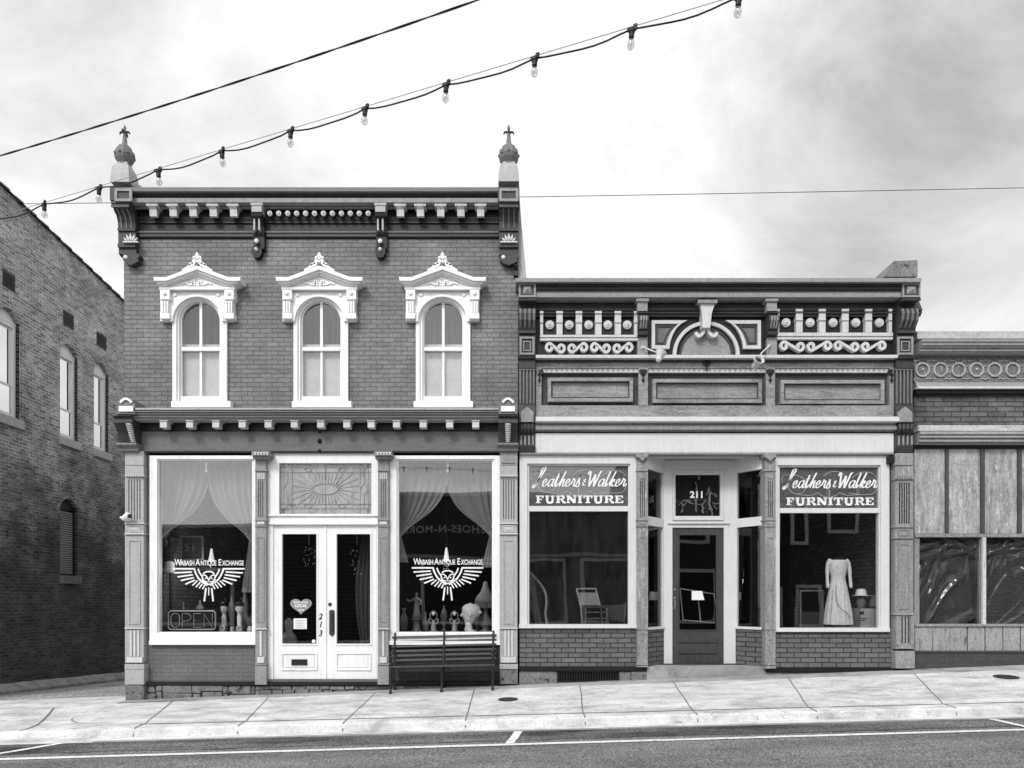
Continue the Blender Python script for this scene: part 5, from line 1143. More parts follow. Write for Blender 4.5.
while y < 18:   # clay coping tiles with collars
    y2 = y+.42; vs = []
    for yy_, dz_, sc_ in ((y, .0, 1), (y+.33, .0, 1), (y+.335, .05, 1.6), (y2, .05, 1.6)):
        for xx_, zz_ in ((-.36, 0), (-.3, .06), (-.15, .1), (-.02, .06), (.05, 0), (.05, -.03)):
            vs.append((XW+xx_*(1 if xx_ < -.1 else sc_), yy_, roofz(yy_)+zz_*sc_+.002))
    m.add(vs, [(i*6+j, i*6+j+1, (i+1)*6+j+1, (i+1)*6+j) for i in range(3) for j in range(5)]+[tuple(range(6))[::-1], tuple(18+j for j in range(6))]); y = y2
m.build('coping', DARKM, b0)
for (ya, yb_, zs, zh, kind) in W0:
    m = MB(); xf = XW-.08; rise = .22
    ap = segarch(ya+.004, yb_-.004, zh, rise)
    m2_ = MB()
    # outer frame
    t = .07
    def fr(mm, a_, b_, c_, d_, t_, xa, xb):
        for (p, q2, r2, s2) in ((a_, b_, c_, c_+t_), (a_, b_, d_-t_, d_), (a_, a_+t_, c_+t_, d_-t_), (b_-t_, b_, c_+t_, d_-t_)): mm.box(xa, xb, p, q2, r2, s2)
    if kind == 'u':
        fr(m, ya+.004, yb_-.004, zs, zh-.05, t, xf-.06, xf)
        zm = zs+.36*(zh-zs) if False else zs+.72
        fr(m, ya+t, yb_-t, zs+t, zm+.03, .045, xf-.04, xf-.015); fr(m, ya+t, yb_-t, zm-.02, zh-.12, .045, xf-.07, xf-.045)
        m.box(xf-.06, xf+.01, ya+.004, yb_-.004, zh-.05, zh-.01)
        f_ = m.build('window', WHITE, b0)
        m = MB(); yprism(m, [(ya+.004, zh-.009), (yb_-.004, zh-.009)]+ap[::-1], xf-.05, xf-.02); m.build('arch_board', WHITE, f_)
        m = MB(); m.box(xf-.035, xf-.03, ya+t, yb_-t, zs+t, zm); m.box(xf-.062, xf-.057, ya+t, yb_-t, zm, zh-.1); m.build('pane', GLASSM, f_)
        m = MB(); m.box(xf-.18, xf-.16, ya, yb_, zs, zh); m.build('blind', SHADE, f_)
    else:
        m.box(xf-.1, xf-.02, ya+.004, yb_-.004, zs, zh-.02); fr(m, ya+.004, yb_-.004, zs, zh-.02, .05, xf-.02, xf+.01)
        f_ = m.build('window', VDARK, b0)
        m = MB(); n = 28
        for k in range(n): z_ = zs+.06+(zh-zs-.15)*k/n; m.add([(xf-.0, ya+.055, z_), (xf-.0, yb_-.055, z_), (xf-.03, yb_-.055, z_+.058), (xf-.03, ya+.055, z_+.058), (xf-.02, ya+.055, z_), (xf-.02, yb_-.055, z_)], [(0, 1, 2, 3), (4, 5, 1, 0)])
        m.build('louvre_panel', MIDL, f_)
        m = MB(); yprism(m, [(ya+.004, zh-.019), (yb_-.004, zh-.019)]+ap[::-1], xf-.05, xf-.02); m.build('arch_board', DARKM, f_)
    m = MB(); m.box(XW-.16, XW+.06, ya-.05, yb_+.1, zs-.2, zs+.0); m.build('sill', STONE if kind == 'l' else paint('sill_stone_%d' % len(bpy.data.materials), .42, .25, .9, 'n', bump=.5), f_, bevel=.01)
    m = MB(); m.box(XW-.155, XW-.145, yb_-.003, yb_+.001, zs, zh) if False else m.box(XW-.2, XW-.001, yb_-.0035, yb_-.0005, zs, zh+.02); m.build('reveal', brick('reveal_%d' % len(bpy.data.materials), 'xz', .02, .015, .1, bw_=.12, rh=.075, ms=.012, var=.2), f_)
    # brick arch over the opening
    m = MB(); n = 14; ctr = (ya+yb_)/2
    for k in range(n):
        def pt(t_, e_):
            yy_ = ya-.02+(yb_-ya+.04)*t_; zz_ = zh+rise*(1-(2*t_-1)**2); dy_ = (t_-.5)*.35; return (yy_+dy_*e_, zz_+e_*.25)
        a_, b_, c_, d_ = pt((k+.06)/n, .02), pt((k+.94)/n, .02), pt((k+.94)/n, 1), pt((k+.06)/n, 1)
        yprism(m, [a_, b_, c_, d_], XW-.02, XW+.006)
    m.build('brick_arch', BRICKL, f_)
for (pa, pb, zc_) in ((2.5, 14.6, 6.98), (63.2, 73.3, 6.95), (96.6, 106, 6.95)):
    ya, yb_ = yz(pa), yz(pb); m = MB(); m.box(XW-.02, XW+.015, ya, yb_, ZC+zc_-.18, ZC+zc_+.18); v_ = m.build('vent', DARKM, b0)
    m = MB()
    for k in range(6): z_ = ZC+zc_-.14+k*.048; m.box(XW+.015, XW+.028, ya+.03, yb_-.03, z_, z_+.022)
    m.build('vent_slat', DARK, v_)

# ================================================================ far side of the street: seen mirrored in the glass
def opp(name, label, xa, xb, yfr, zt_, wins, mat=BRICKO):
    r0 = thing(name, label, 'building', ((xa+xb)/2, yfr, ZC-1.3)); zb_ = ZC-2.6
    m = MB(); m.box(xa, xb, yfr-.4, yfr, zb_, ZC+zt_); m.box(xa, xb, yfr-10, yfr-.4, zb_, ZC+zt_-.5); m.build('wall', mat, r0)
    m = MB(); m.box(xa, xb, yfr, yfr+.12, ZC+zt_-.12, ZC+zt_); m.build('coping', LIGHT, r0)
    for (a_, b_, c_, d_, dark) in wins:
        m = MB(); t = .14
        for p in ((a_-t, b_+t, d_, d_+t), (a_-t, b_+t, c_-t, c_), (a_-t, a_, c_, d_), (b_, b_+t, c_, d_)): m.box(p[0], p[1], yfr-.02, yfr+.05, ZC+p[2], ZC+p[3])
        f_ = m.build('window', OFFW, r0); m = MB(); m.box(a_, b_, yfr-.02, yfr+.01, ZC+c_, ZC+d_); m.build('pane', VDARK if dark else MID, f_)
    return r0
YO = -16.6
o1 = opp('opposite_shop', 'plain low brick building across the street, seen mirrored in the left shop window', -22, -5.1, YO, 3.15, [(-14.5, -11.5, -.9, 1.2, 1)], brick('opposite_siding', 'xz', .025, .02, .09, bw_=6, rh=.17, ms=.02))
o2 = opp('opposite_shoe_shop', 'shoe shop across the street whose lettered board is mirrored in the middle window', -5.1, 5.5, YO, 4.4, [(-3.6, -.8, -.9, 1.5, 1), (-.2, 2.2, -.9, 1.5, 1), (3, 5, -.9, 1.5, 1)], paint('dark_metal_siding', .04, .2, .5))
m = MB(); m.box(-5.0, 5.4, YO+.001, YO+.1, ZC+1.7, ZC+1.85); m.build('ledge', LIGHT, o2)
tx = text('SHOES-N-MORE', -2.75, ZC+2.75, .42, YO+.03, OFFW, o2, name='sign_lettering', flip=True, bold=.02, spacing=1.18, th=.03)
o3 = opp('opposite_house_row', 'taller brick building across the street with white framed windows mirrored in the right shop window', 5.5, 22, YO, 7.6, [(10.0, 10.9, 2.2, 3.9, 1), (11.6, 12.0, 2.4, 4, 1), (13.1, 14.1, 2.9, 4.6, 1), (15.5, 16.5, 2.9, 4.6, 1), (10.0, 10.7, .6, 1.6, 1), (10.2, 11, -1, .4, 1), (11.8, 12.6, -1, .5, 1), (7, 8.2, 2.5, 4.2, 1), (7, 8.5, -.8, 1.2, 1)])

# ================================================================ things on the street
def bench():
    cx_ = (388+496)/2; yF, yB = -.46, -.16
    xa, xb = X(390, -.5), X(492.5, -.5)
    g0 = swz((xa+xb)/2, -.4)
    r0 = thing('bench', 'long slatted black iron bench under the right shop window of the brick building', 'bench', ((xa+xb)/2, -.4, g0))
    sl = (swz(xb, -.4)-swz(xa, -.4))/(xb-xa)*.6
    zf = lambda x: (x-(xa+xb)/2)*sl
    seat_z = g0+.40; n = 5
    for k in range(5):
        m = MB(); y_ = -.50+k*.072
        pts = [(xa-.03, y_, seat_z+zf(xa)), ((xa+xb)/2, y_, seat_z), (xb+.03, y_, seat_z+zf(xb))]
        for i in range(2):
            (x1_, _, z1_), (x2_, _, z2_) = pts[i], pts[i+1]
            m.add([(x1_, y_, z1_), (x2_, y_, z2_), (x2_, y_+.056, z2_), (x1_, y_+.056, z1_), (x1_, y_, z1_+.022), (x2_, y_, z2_+.022), (x2_, y_+.056, z2_+.022), (x1_, y_+.056, z1_+.022)], [(0, 3, 2, 1), (4, 5, 6, 7), (0, 1, 5, 4), (1, 2, 6, 5), (2, 3, 7, 6), (3, 0, 4, 7)])
        m.build('seat_slat', IRON if k else paint('worn_bench_edge', .07, .4, .4), r0)
    for k in range(6):
        m = MB(); y_ = -.16+k*.016; zz_ = seat_z+.075+k*.075; wv = .032
        for (x1_, x2_) in ((xa-.05, (xa+xb)/2), ((xa+xb)/2, xb+.05)):
            z1_, z2_ = zz_+zf(x1_), zz_+zf(x2_)
            m.add([(x1_, y_, z1_), (x2_, y_, z2_), (x2_, y_+.02, z2_), (x1_, y_+.02, z1_), (x1_, y_+.012, z1_+wv), (x2_, y_+.012, z2_+wv), (x2_, y_+.032, z2_+wv), (x1_, y_+.032, z1_+wv)], [(0, 3, 2, 1), (4, 5, 6, 7), (0, 1, 5, 4), (1, 2, 6, 5), (2, 3, 7, 6), (3, 0, 4, 7)])
        m.build('back_slat', IRON, r0)
    for x_, arm in ((xa, 1), ((xa+xb)/2, 0), (xb, 1)):
        m = MB(); gz_ = lambda y_: swz(x_, y_)+.004; s0 = seat_z+zf(x_)
        m.tube(smoothline([(x_, -.50, gz_(-.50)+.015), (x_, -.48, gz_(-.6)+.05), (x_, -.46, s0-.2), (x_, -.48, s0-.03), (x_, -.46, s0-.012), (x_, -.2, s0-.012)], 4), [.024]*4+[.018]*17, 8)
        m.tube(smoothline([(x_, -.1, gz_(-.1)+.015), (x_, -.13, gz_(-.1)+.05), (x_, -.2, s0-.2), (x_, -.19, s0), (x_, -.14, s0+.2), (x_, -.06, s0+.54)], 4), [.024]*4+[.017]*17, 8)
        m.tube([(x_, -.52, gz_(-.52)+.012), (x_, -.46, gz_(-.46)+.012)], .022, 6)
        lg = m.build('bench_leg', IRON, r0, smooth=True)
        if arm:
            m = MB(); m.tube(smoothline([(x_, -.13, s0+.27), (x_, -.3, s0+.25), (x_, -.5, s0+.22), (x_, -.48, s0+.2), (x_, -.52, s0+.14), (x_, -.48, s0+.1), (x_, -.44, s0+.13), (x_, -.48, s0+.05), (x_, -.46, s0)], 5), .015, 8)
            m.build('armrest', IRON, lg, smooth=True)
    m = MB(); mx_ = (xa+xb)/2
    for s_ in (-1, 1): m.tube([(mx_+s_*.03, -.3, seat_z-.03), (mx_+s_*(xb-xa)*.42, -.2, g0+.12+zf(mx_+s_*.7))], .005, 6)
    m.build('brace', IRON, r0); r0.location.y += .035; r0.location.z += .006
bench()

# security camera on the left corner pilaster
r0 = thing('security_camera', 'small white security camera on the left corner pilaster of the brick building', 'camera', (X(125), -.12, Z(516)))
m = MB(); y = -.2; m.lathe(0, 0, [(.0, -.09), (.04, -.088), (.05, -.05), (.05, .05), (.03, .075)], 14, M=Matrix.Translation((X(126.6, -.2), -.2, Z(516.5, -.2))) @ Matrix.Rotation(R(62), 4, 'Y') @ Matrix.Rotation(R(25), 4, 'X')); m.build('camera_body', WHITE, r0, smooth=True)
m = MB(); m.tube([(X(125.5), -.085, Z(518.6)), (X(125.5), -.14, Z(518.6)), (X(126, -.2), -.18, Z(517, -.2))], .018, 8); m.build('bracket', WHITE, r0)
m = MB(); m.dome(129.6, 516, 2.2, -.25, .02); m.build('lens', VDARK, r0)

# two small spot lights below the furniture shop cornice
for px, py, hx, hy, sg, lab in ((642.5, 348, 660, 357.5, 1, 'small cone spotlight on the arm left of the arch, seen from the side'), (769, 346.6, 757.5, 363, -1, 'small round spotlight on the arm right of the arch, turned towards the street')):
    r0 = thing('spotlight', lab, 'spotlight', (X(px), -.08, Z(py)))
    y2 = -.62
    m = MB(); m.tube([(X(px), -.085, Z(py)), (X(px, -.1), -.13, Z(py-.5, -.1)), (X((px+hx)/2+sg*2, -.35), -.35, Z((py+hy)/2-1.5, -.35)), (X(hx-sg*3, y2), y2, Z(hy-5, y2))], .012, 8); m.dome(px, py, 2, -.085, .03, 10); m.build('arm', OFFW, r0)
    if sg > 0: Mx = Matrix.Translation((X(hx, y2), y2, Z(hy-2, y2))) @ Matrix.Rotation(R(20), 4, 'Y') @ Matrix.Rotation(R(-10), 4, 'X')
    else: Mx = Matrix.Translation((X(hx, y2), y2, Z(hy-1, y2))) @ Matrix.Rotation(R(58), 4, 'X') @ Matrix.Rotation(R(12), 4, 'Y')
    m = MB()
    if sg > 0: m.lathe(0, 0, [(.02, -.115), (.045, -.09), (.05, -.03), (.088, .05), (.09, .06)], 18, M=Mx)
    else: m.lathe(0, 0, [(.03, -.12), (.05, -.1), (.055, -.02), (.088, .04), (.09, .055), (.08, .055), (.05, .0)], 18, M=Mx)
    m.build('lamp_head', OFFW, r0, smooth=False)
    m = MB(); m.lathe(0, 0, [(.0, .0), (.045, .001), (.045, .012), (.0, .014)], 14, M=Mx @ Matrix.Translation((0, 0, .03 if sg < 0 else -.01))); m.build('bulb', VDARK, r0)

# string lights, cable and wires
d0 = 5.8; s_ = (-4.68062370e+02, 6.93312104e+01, -3.97305604e+02, -2.06031514, 3.47610294e-02)
def SP(a_):
    d_ = d0*(1-s_[4]*a_); return Vector(((s_[0]+s_[1]*a_)*d0/683, d_-D, ZC-(s_[2]+s_[3]*a_)*d0/683))
r0 = thing('string_light', 'string of clear bulbs on a black cable crossing the sky above the brick building', 'string lights', tuple(SP(4)))
m = MB(); m.tube([SP(k*.25) for k in range(-12, 57)], .0024, 6); m.build('support_wire', STEEL, r0)
m = MB(); pts = []
for k in range(-3, 14):
    for j in range(8):
        t = j/8; p = SP(k+t); pts.append(p+Vector((0, 0, -.012-.034*4*t*(1-t)+.004*math.sin(k*7+t*9))))
m.tube(pts, .0052, 8); m.build('cable', RUBBER, r0)
BG = glassy('bulb_glass', .78, 1.9, .0)
sk = MB(); sk.lathe(0, 0, [(.016, -.075), (.021, -.07), (.021, -.03), (.026, -.026), (.026, 0), (.012, .012)], 12); sk.box(-.035, .035, -.012, .012, -.014, .01); sk.box(.01, .04, -.008, .008, -.01, .03)
bl = MB(); bl.lathe(0, 0, [(.006, -.165), (.017, -.158), (.027, -.14), (.03, -.125), (.028, -.108), (.019, -.085), (.015, -.074)], 14)
fi = MB(); fi.tube([(0, 0, -.075), (.004, 0, -.1), (-.006, 0, -.115), (.006, 0, -.13), (0, 0, -.14)], .0012, 5)
for q in (sk, bl, fi): q.v = [(a_*.8, b_*.8, c_*.74) for a_, b_, c_ in q.v]
proto = None
for k in range(-1, 11):
    p = SP(k)+Vector((0, 0, -.012))
    if proto is None:
        a_ = sk.build('socket', RUBBER); b_ = bl.build('bulb', BG, smooth=True); c_ = fi.build('filament', BRASS); proto = (a_, b_, c_); tri = proto
    else: tri = tuple(o.copy() for o in proto); [sc.collection.objects.link(o) for o in tri]
    so, bo, fo = tri
    so.parent = r0; so.location = p-SP(4); so.rotation_euler = (R(random.uniform(-6, 6)), R(random.uniform(-6, 6)), R(random.uniform(-20, 20))-.33)
    bo.parent = so; bo.location = (0, 0, 0); fo.parent = so; fo.location = (0, 0, 0)
def PW(px, py, d_): return Vector(((px-512)*d_/F, d_-D, ZC+(HY-py)*d_/F))
m = MB(); A_, B_, = PW(-60, 173, 6.6), PW(560, -29, 4.4); pts = []; n = 160
for k in range(n+1):
    t = k/n; p = A_.lerp(B_, t); p.z -= .0 + .18*t*(1-t); pts.append(p)
prs = []
tw = MB()
for ph in (0, math.pi):
    tw.tube([p+Vector((0, .0035*math.cos(k*.33+ph), .0035*math.sin(k*.33+ph))) for k, p in enumerate(pts)], .0045, 6)
tag(tw.build('power_cable', RUBBER), 'thick twisted black cable crossing the top left of the sky', 'cable')
m = MB(); yB_ = 9.; A_ = (X(-400, yB_), yB_, Z(208, yB_)); B_ = (X(1500, yB_), yB_, Z(177, yB_)); pts = []
for k in range(41): t = k/40; p = Vector(A_).lerp(Vector(B_), t); p.z -= 4*.12*t*(1-t); pts.append(p)
m.tube(pts, .009, 6); tag(m.build('overhead_wire', RUBBER), 'thin straight wire running level behind the rooftops', 'wire')

# ================================================================ displays in the left windows
def wx(px, y): return X(px, y)
plat = MB(); plat.box(X(148), X(258), .31, 1.4, Z(645), Z(633.5, .3)); plat.box(X(389), X(499), .31, 1.4, Z(645), Z(633.5, .3)); plat.build('display_shelf', ROOM, b1)
plat = MB(); plat.box(X(520), X(640), .31, 1.5, Z(645), Z(628, .3)); plat.box(X(775), X(890), .31, 1.5, Z(645), Z(631, .3)); plat.build('display_shelf', ROOM, b2)
P1 = Z(633.5, .3)+.002; P2L = Z(628, .3)+.002; P2R = Z(631, .3)+.002
def drape(side, xo, xc, ztop, ztie, zend, y0, lab, mat, tail=True, seed=0, low=None):
    """sheer panel hung from xo to xc at the top and gathered to xo at ztie"""
    m = MB(); nu, nv = 70, 40; vs = []; r_ = random.Random(seed); ph = [r_.uniform(0, 6) for _ in range(4)]
    for i in range(nu+1):
        u = i/nu
        for j in range(nv+1):
            v = j/nv
            zt2 = ztie-(.03+.22*(u**.5)*(1-u)*0)
            z = ztop+(ztie-ztop)*v - .16*math.sin(math.pi*u)*v**6
            wdt = 1-.93*v**3.2
            x = xo+(xc-xo)*u*wdt
            am = .034*(1-.5*v)
            y = y0+am*math.sin(u*46+ph[0]+v*1.5)+am*.6*math.sin(u*27+ph[1])+.02*math.sin(u*9+ph[2])
            vs.append((x, y, z))
    m.add(vs, [(i*(nv+1)+j, (i+1)*(nv+1)+j, (i+1)*(nv+1)+j+1, i*(nv+1)+j+1) for i in range(nu) for j in range(nv)])
    if tail:
        n0 = len(m.v); vs = []; nv2 = 16; sg = 1 if xc > xo else -1
        for i in range(21):
            for j in range(nv2+1):
                u, v = i/20, j/nv2; vs.append((xo+sg*(.02+u*(.07+.14*v)), y0+.02*math.sin(u*20+v), ztie-.04+(zend-ztie)*v))
        m.add(vs, [(i*(nv2+1)+j, (i+1)*(nv2+1)+j, (i+1)*(nv2+1)+j+1, i*(nv2+1)+j+1) for i in range(20) for j in range(nv2)])
    o = m.build('curtain', mat, smooth=True); return tag(o, lab, 'curtain', None)
y = .34
drape(0, X(156, y), X(209, y), Z(459, y), Z(535, y), Z(575, y), y, 'sheer curtain tied back to the left in the window with the open sign', SHEER, False, 1)
drape(0, X(254.5, y), X(206, y), Z(459, y), Z(536, y), Z(590, y), y, 'sheer curtain tied back to the right in the window with the open sign', SHEER, True, 2)
drape(0, X(395, y), X(449, y), Z(459, y), Z(532, y), Z(560, y), y, 'sheer curtain tied back to the left in the window with the plaster head', SHEER, True, 3)
drape(0, X(495, y), X(445, y), Z(459, y), Z(532, y), Z(565, y), y, 'sheer curtain tied back to the right in the window with the plaster head', SHEER, True, 4)
for px, lab in ((206.2, 'small clear glass ornament hanging at the top of the window with the open sign'), (447.8, 'small clear glass ornament hanging at the top of the window with the plaster head')):
    m = MB(); y = .16; x = X(px, y); m.lathe(x, y, [(.004, Z(461, y)), (.022, Z(463, y)), (.026, Z(465, y)), (.01, Z(468, y)), (.024, Z(470.5, y)), (.01, Z(472.6, y))], 10); m.tube([(x, y, Z(457, y)), (x, y, Z(461, y))], .003, 5)
    tag(m.build('hanging_ornament', paint('cut_glass', .7, .1, .1, 'n') if px < 300 else bpy.data.materials['cut_glass']), lab, 'ornament')
# OPEN sign
y = .22; r0 = thing('open_sign', 'unlit neon sign reading OPEN in a rounded frame in the left shop window', 'sign', (X(192, y), y, P1))
def rrect(a_, b_, c_, d_, r_, n=5):
    pts = []
    for cx_, cy_, a0 in ((b_-r_, c_+r_, 90), (b_-r_, d_-r_, 0), (a_+r_, d_-r_, -90), (a_+r_, c_+r_, 180)):
        pts += [(cx_+r_*math.cos(R(a0-90*k/n)), cy_-r_*math.sin(R(a0-90*k/n))) for k in range(n+1)]
    return pts
m = MB(); m.pp(rrect(167.2, 217, 609.5, 631, 3.5), y, y+.06); m.build('sign_case', DARK, r0)
m = MB(); pts = rrect(168.6, 215.6, 611, 629.6, 3); pts.append(pts[0]); m.tube([(X(a_, y-.01), y-.015, Z(b_, y-.01)) for a_, b_ in pts], .013, 8); m.build('neon_border', paint('neon_tube_glass', .32, .1, .25, 'n'), r0)
m = MB(); yy = y-.02; g_ = lambda q_: [(X(a_, yy), yy, Z(b_, yy)) for a_, b_ in q_]
for q_ in (rrect(171, 179.6, 613.4, 627.4, 4)+[(175.4, 613.4)], [(182.3, 627.6), (182.3, 613.6), (188, 613.6), (190.8, 616), (190.8, 618.6), (188, 621), (182.8, 621)], [(201, 613.6), (193.8, 613.6), (193.8, 620.4), (200, 620.4), (193.8, 620.6), (193.8, 627.4), (201.4, 627.4)], [(204, 627.6), (204, 613.6), (212.4, 627.4), (212.4, 613.6)]):
    m.tube(g_(q_), .007, 6)
m.build('neon_letters', bpy.data.materials['neon_tube_glass'], r0)

def hprof(v):
    T = ((0, .22), (.04, .45), (.12, .66), (.25, .8), (.4, .9), (.55, .98), (.68, 1), (.8, .92), (.9, .72), (.96, .48), (1, .04))
    for (a, p), (b, q_) in zip(T[:-1], T[1:]):
        if v <= b: return p+(q_-p)*(v-a)/(b-a)
    return .04
def head(mb, x, y, z, s, yaw, neck=True):
    """plaster head with features; z = chin height, s = head height"""
    n, mm = 32, 34; vs = []; c, s_2 = math.cos(yaw), math.sin(yaw)
    for i in range(mm+1):
        v = i/mm; prof = hprof(v)
        for j in range(n):
            a = 2*math.pi*j/n; aw = a if a < math.pi else a-2*math.pi; ca, sa = math.cos(a), math.sin(a)
            px_ = sa*.34*prof; back = max(0, -ca)
            py_ = -ca*(.38+.1*back)*prof+.02-.1*(1-min(1, v/.5))*(1 if ca > 0 else .4)*0
            nose = .15*math.exp(-(aw/.2)**2)*(math.exp(-((v-.38)/.05)**2)+.6*math.exp(-((v-.47)/.07)**2))
            brow = .035*math.exp(-((v-.6)/.04)**2)*math.exp(-(aw/.7)**2); eye = -.04*math.exp(-((v-.52)/.035)**2)*math.exp(-((abs(aw)-.42)/.2)**2)
            lips = .05*(math.exp(-((v-.26)/.02)**2)+math.exp(-((v-.2)/.022)**2))*math.exp(-(aw/.3)**2); chin = .07*math.exp(-((v-.06)/.06)**2)*math.exp(-(aw/.45)**2)
            py_ -= nose+brow+eye+lips+chin
            px_, py_ = px_*s, py_*s
            vs.append((x+px_*c-py_*s_2, y+px_*s_2+py_*c, z+v*s))
    mb.add(vs, [(i*n+(j+1) % n, i*n+j, (i+1)*n+j, (i+1)*n+(j+1) % n) for i in range(mm) for j in range(n)]+[tuple(range(mm*n, (mm+1)*n))[::-1]])
    if neck:
        bx, by = -.04*s*-s_2, .04*s*c
        mb.lathe(x+bx, y+by, [(.25*s, z-.36*s), (.2*s, z-.28*s), (.17*s, z-.1*s), (.19*s, z+.15*s)], 16)
def hair_cap(mb, x, y, z, s, yaw):
    n, mm = 40, 16; vs = []; c, s_2 = math.cos(yaw), math.sin(yaw)
    for i in range(mm+1):
        t = i/mm
        for j in range(n):
            a = 2*math.pi*j/n; ca, sa = math.cos(a), math.sin(a); back = max(0, -ca)
            v0 = .72-.42*(.5-.5*ca)**.7; v = v0+(1.03-v0)*t
            pr_ = hprof(min(v, 1))*(1.09+.02*math.sin(v*60+a*2)) if t < 1 else .03
            px_ = sa*.34*pr_*s; py_ = (-ca*(.38+.13*back)*pr_+.02)*s
            vs.append((x+px_*c-py_*s_2, y+px_*s_2+py_*c, z+v*s))
    mb.add(vs, [(i*n+(j+1) % n, i*n+j, (i+1)*n+j, (i+1)*n+(j+1) % n) for i in range(mm) for j in range(n)])
# big profile head on a stand
y = .5; xh = X(469.5, y); zc0 = Z(623.5, y); S_ = (Z(603.5, y)-zc0)
r0 = thing('plaster_head', 'large white plaster head in profile facing left with bound hair', 'statue', (xh, y, P1))
m = MB(); head(m, xh, y, zc0, S_, R(-78)); m.lathe(xh+.03, y, [(.11, P1), (.11, P1+.03), (.075, P1+.05), (.085, zc0-S_*.3)], 16); m.build('head', PLASTER, r0, smooth=True)
m = MB()
hair_cap(m, xh, y, zc0, S_, R(-78)); m.lathe(xh+S_*.47, y, [(.01, zc0+S_*.42), (.05, zc0+S_*.48), (.06, zc0+S_*.58), (.02, zc0+S_*.68)], 12)
m.build('hair', PLASTER, r0, smooth=True)
m = MB(); m.lathe(xh+.02, y-S_*.33, [(.008, zc0+S_*.36), (.02, zc0+S_*.42), (.024, zc0+S_*.52), (.008, zc0+S_*.58)], 8, sx=1.3, sy=.7); m.build('ear', PLASTER, r0, smooth=True)
# small mannequin heads with hats, left window
for px, yaw, lab, hat in ((224, 5, 'small white display head facing the street beside the open sign', 0), (239.5, -50, 'small white display head turned to the right in the left window', 0)):
    y = .45; x = X(px, y); z_ = Z(613.5, y); s2 = .17; r0 = thing('display_head', lab, 'mannequin head', (x, y, P1))
    m = MB(); head(m, x, y, z_, s2, R(-yaw if hat else yaw)); m.lathe(x, y, [(.055, P1), (.055, P1+.015), (.035, P1+.03), (.04, z_-s2*.3)], 12); m.build('head', PLASTER, r0, smooth=True)
    m = MB(); m.lathe(x, y+.01, [(.06, z_+s2*.72), (.075, z_+s2*.8), (.075, z_+s2*1.05), (.05, z_+s2*1.15), (.02, z_+s2*1.2)], 14); m.lathe(x+.03, y, [(.004, z_+s2*1.1), (.03, z_+s2*1.3), (.02, z_+s2*1.5), (.004, z_+s2*1.6)], 8); m.build('dark_hat', DARK, r0, smooth=True)
for k, (px, ch, lab) in enumerate(((222, 'D', 'pale toy letter block nearest the open sign'), (231.5, 'I', 'narrow pale letter standing between two toy blocks'), (239, 'G', 'pale toy letter block under the turned display head'), (250.5, None, 'small round white pot at the right end of the left shop window'))):
    y = .3; x = X(px, y)
    if ch:
        r0 = thing('letter_block', lab, 'block', (x, y, P1)); m = MB(); hw = .055 if ch != 'I' else .02
        m.box(x-hw, x+hw, y, y+.08, P1, P1+.115); m.build('block', MIDL if ch != 'I' else OFFW, r0, bevel=.004)
        if ch != 'I': text(ch, px, 630.6, 5.6, y-.003, OFFW, r0, name='letter', bold=.02)
    else: m = MB(); m.lathe(x, y, [(.03, P1), (.05, P1+.03), (.055, P1+.08), (.035, P1+.11), (.04, P1+.12)], 14); tag(m.build('pot', PLASTER, smooth=True), lab, 'pot')
# framed board and draped stand at the back of the left window
y = .9; r0 = thing('framed_board', 'dark framed board leaning at the back of the left shop window', 'picture', (X(191, y), y, P1))
m = MB(); m.frame(180, 203, 536, 560, 1.4, y, y+.03); m.build('frame', MID, r0)
m = MB(); m.bp(181, 202, 537, 559, y+.015, y+.028); m.build('board', DARKM, r0)
text('5', 187, 551, 8, y+.012, MID, r0, name='number'); text('1', 193, 551, 8, y+.012, MID, r0, name='number')
y = .7
r0 = thing('coat_stand', 'tall dark coat stand draped with pale cloth at the left of the left shop window', 'coat stand', (X(171, y), y, P1))
m = MB(); x = X(171, y); m.tube([(x, y, P1), (x, y, Z(545, y))], .03); m.lathe(x, y, [(.14, P1), (.14, P1+.03), (.03, P1+.08)], 12); m.lathe(x, y, [(.03, Z(566, y)), (.1, Z(560, y)), (.11, Z(553, y)), (.05, Z(543, y)), (.07, Z(538, y)), (.02, Z(534, y))], 10); m.build('stand', DARKM, r0)
m = MB(); m.lathe(x, y-.02, [(.075, Z(573, y)), (.07, Z(565, y)), (.055, Z(555, y)), (.04, Z(551, y))], 12); m.build('cloth', CLOTH, r0, smooth=True)
LIT = paint('lit_lamp_shade', .8, .05, .4, bump=0); LIT.node_tree.nodes['Principled BSDF'].inputs['Emission Color'].default_value = (1, 1, 1, 1); LIT.node_tree.nodes['Principled BSDF'].inputs['Emission Strength'].default_value = .3
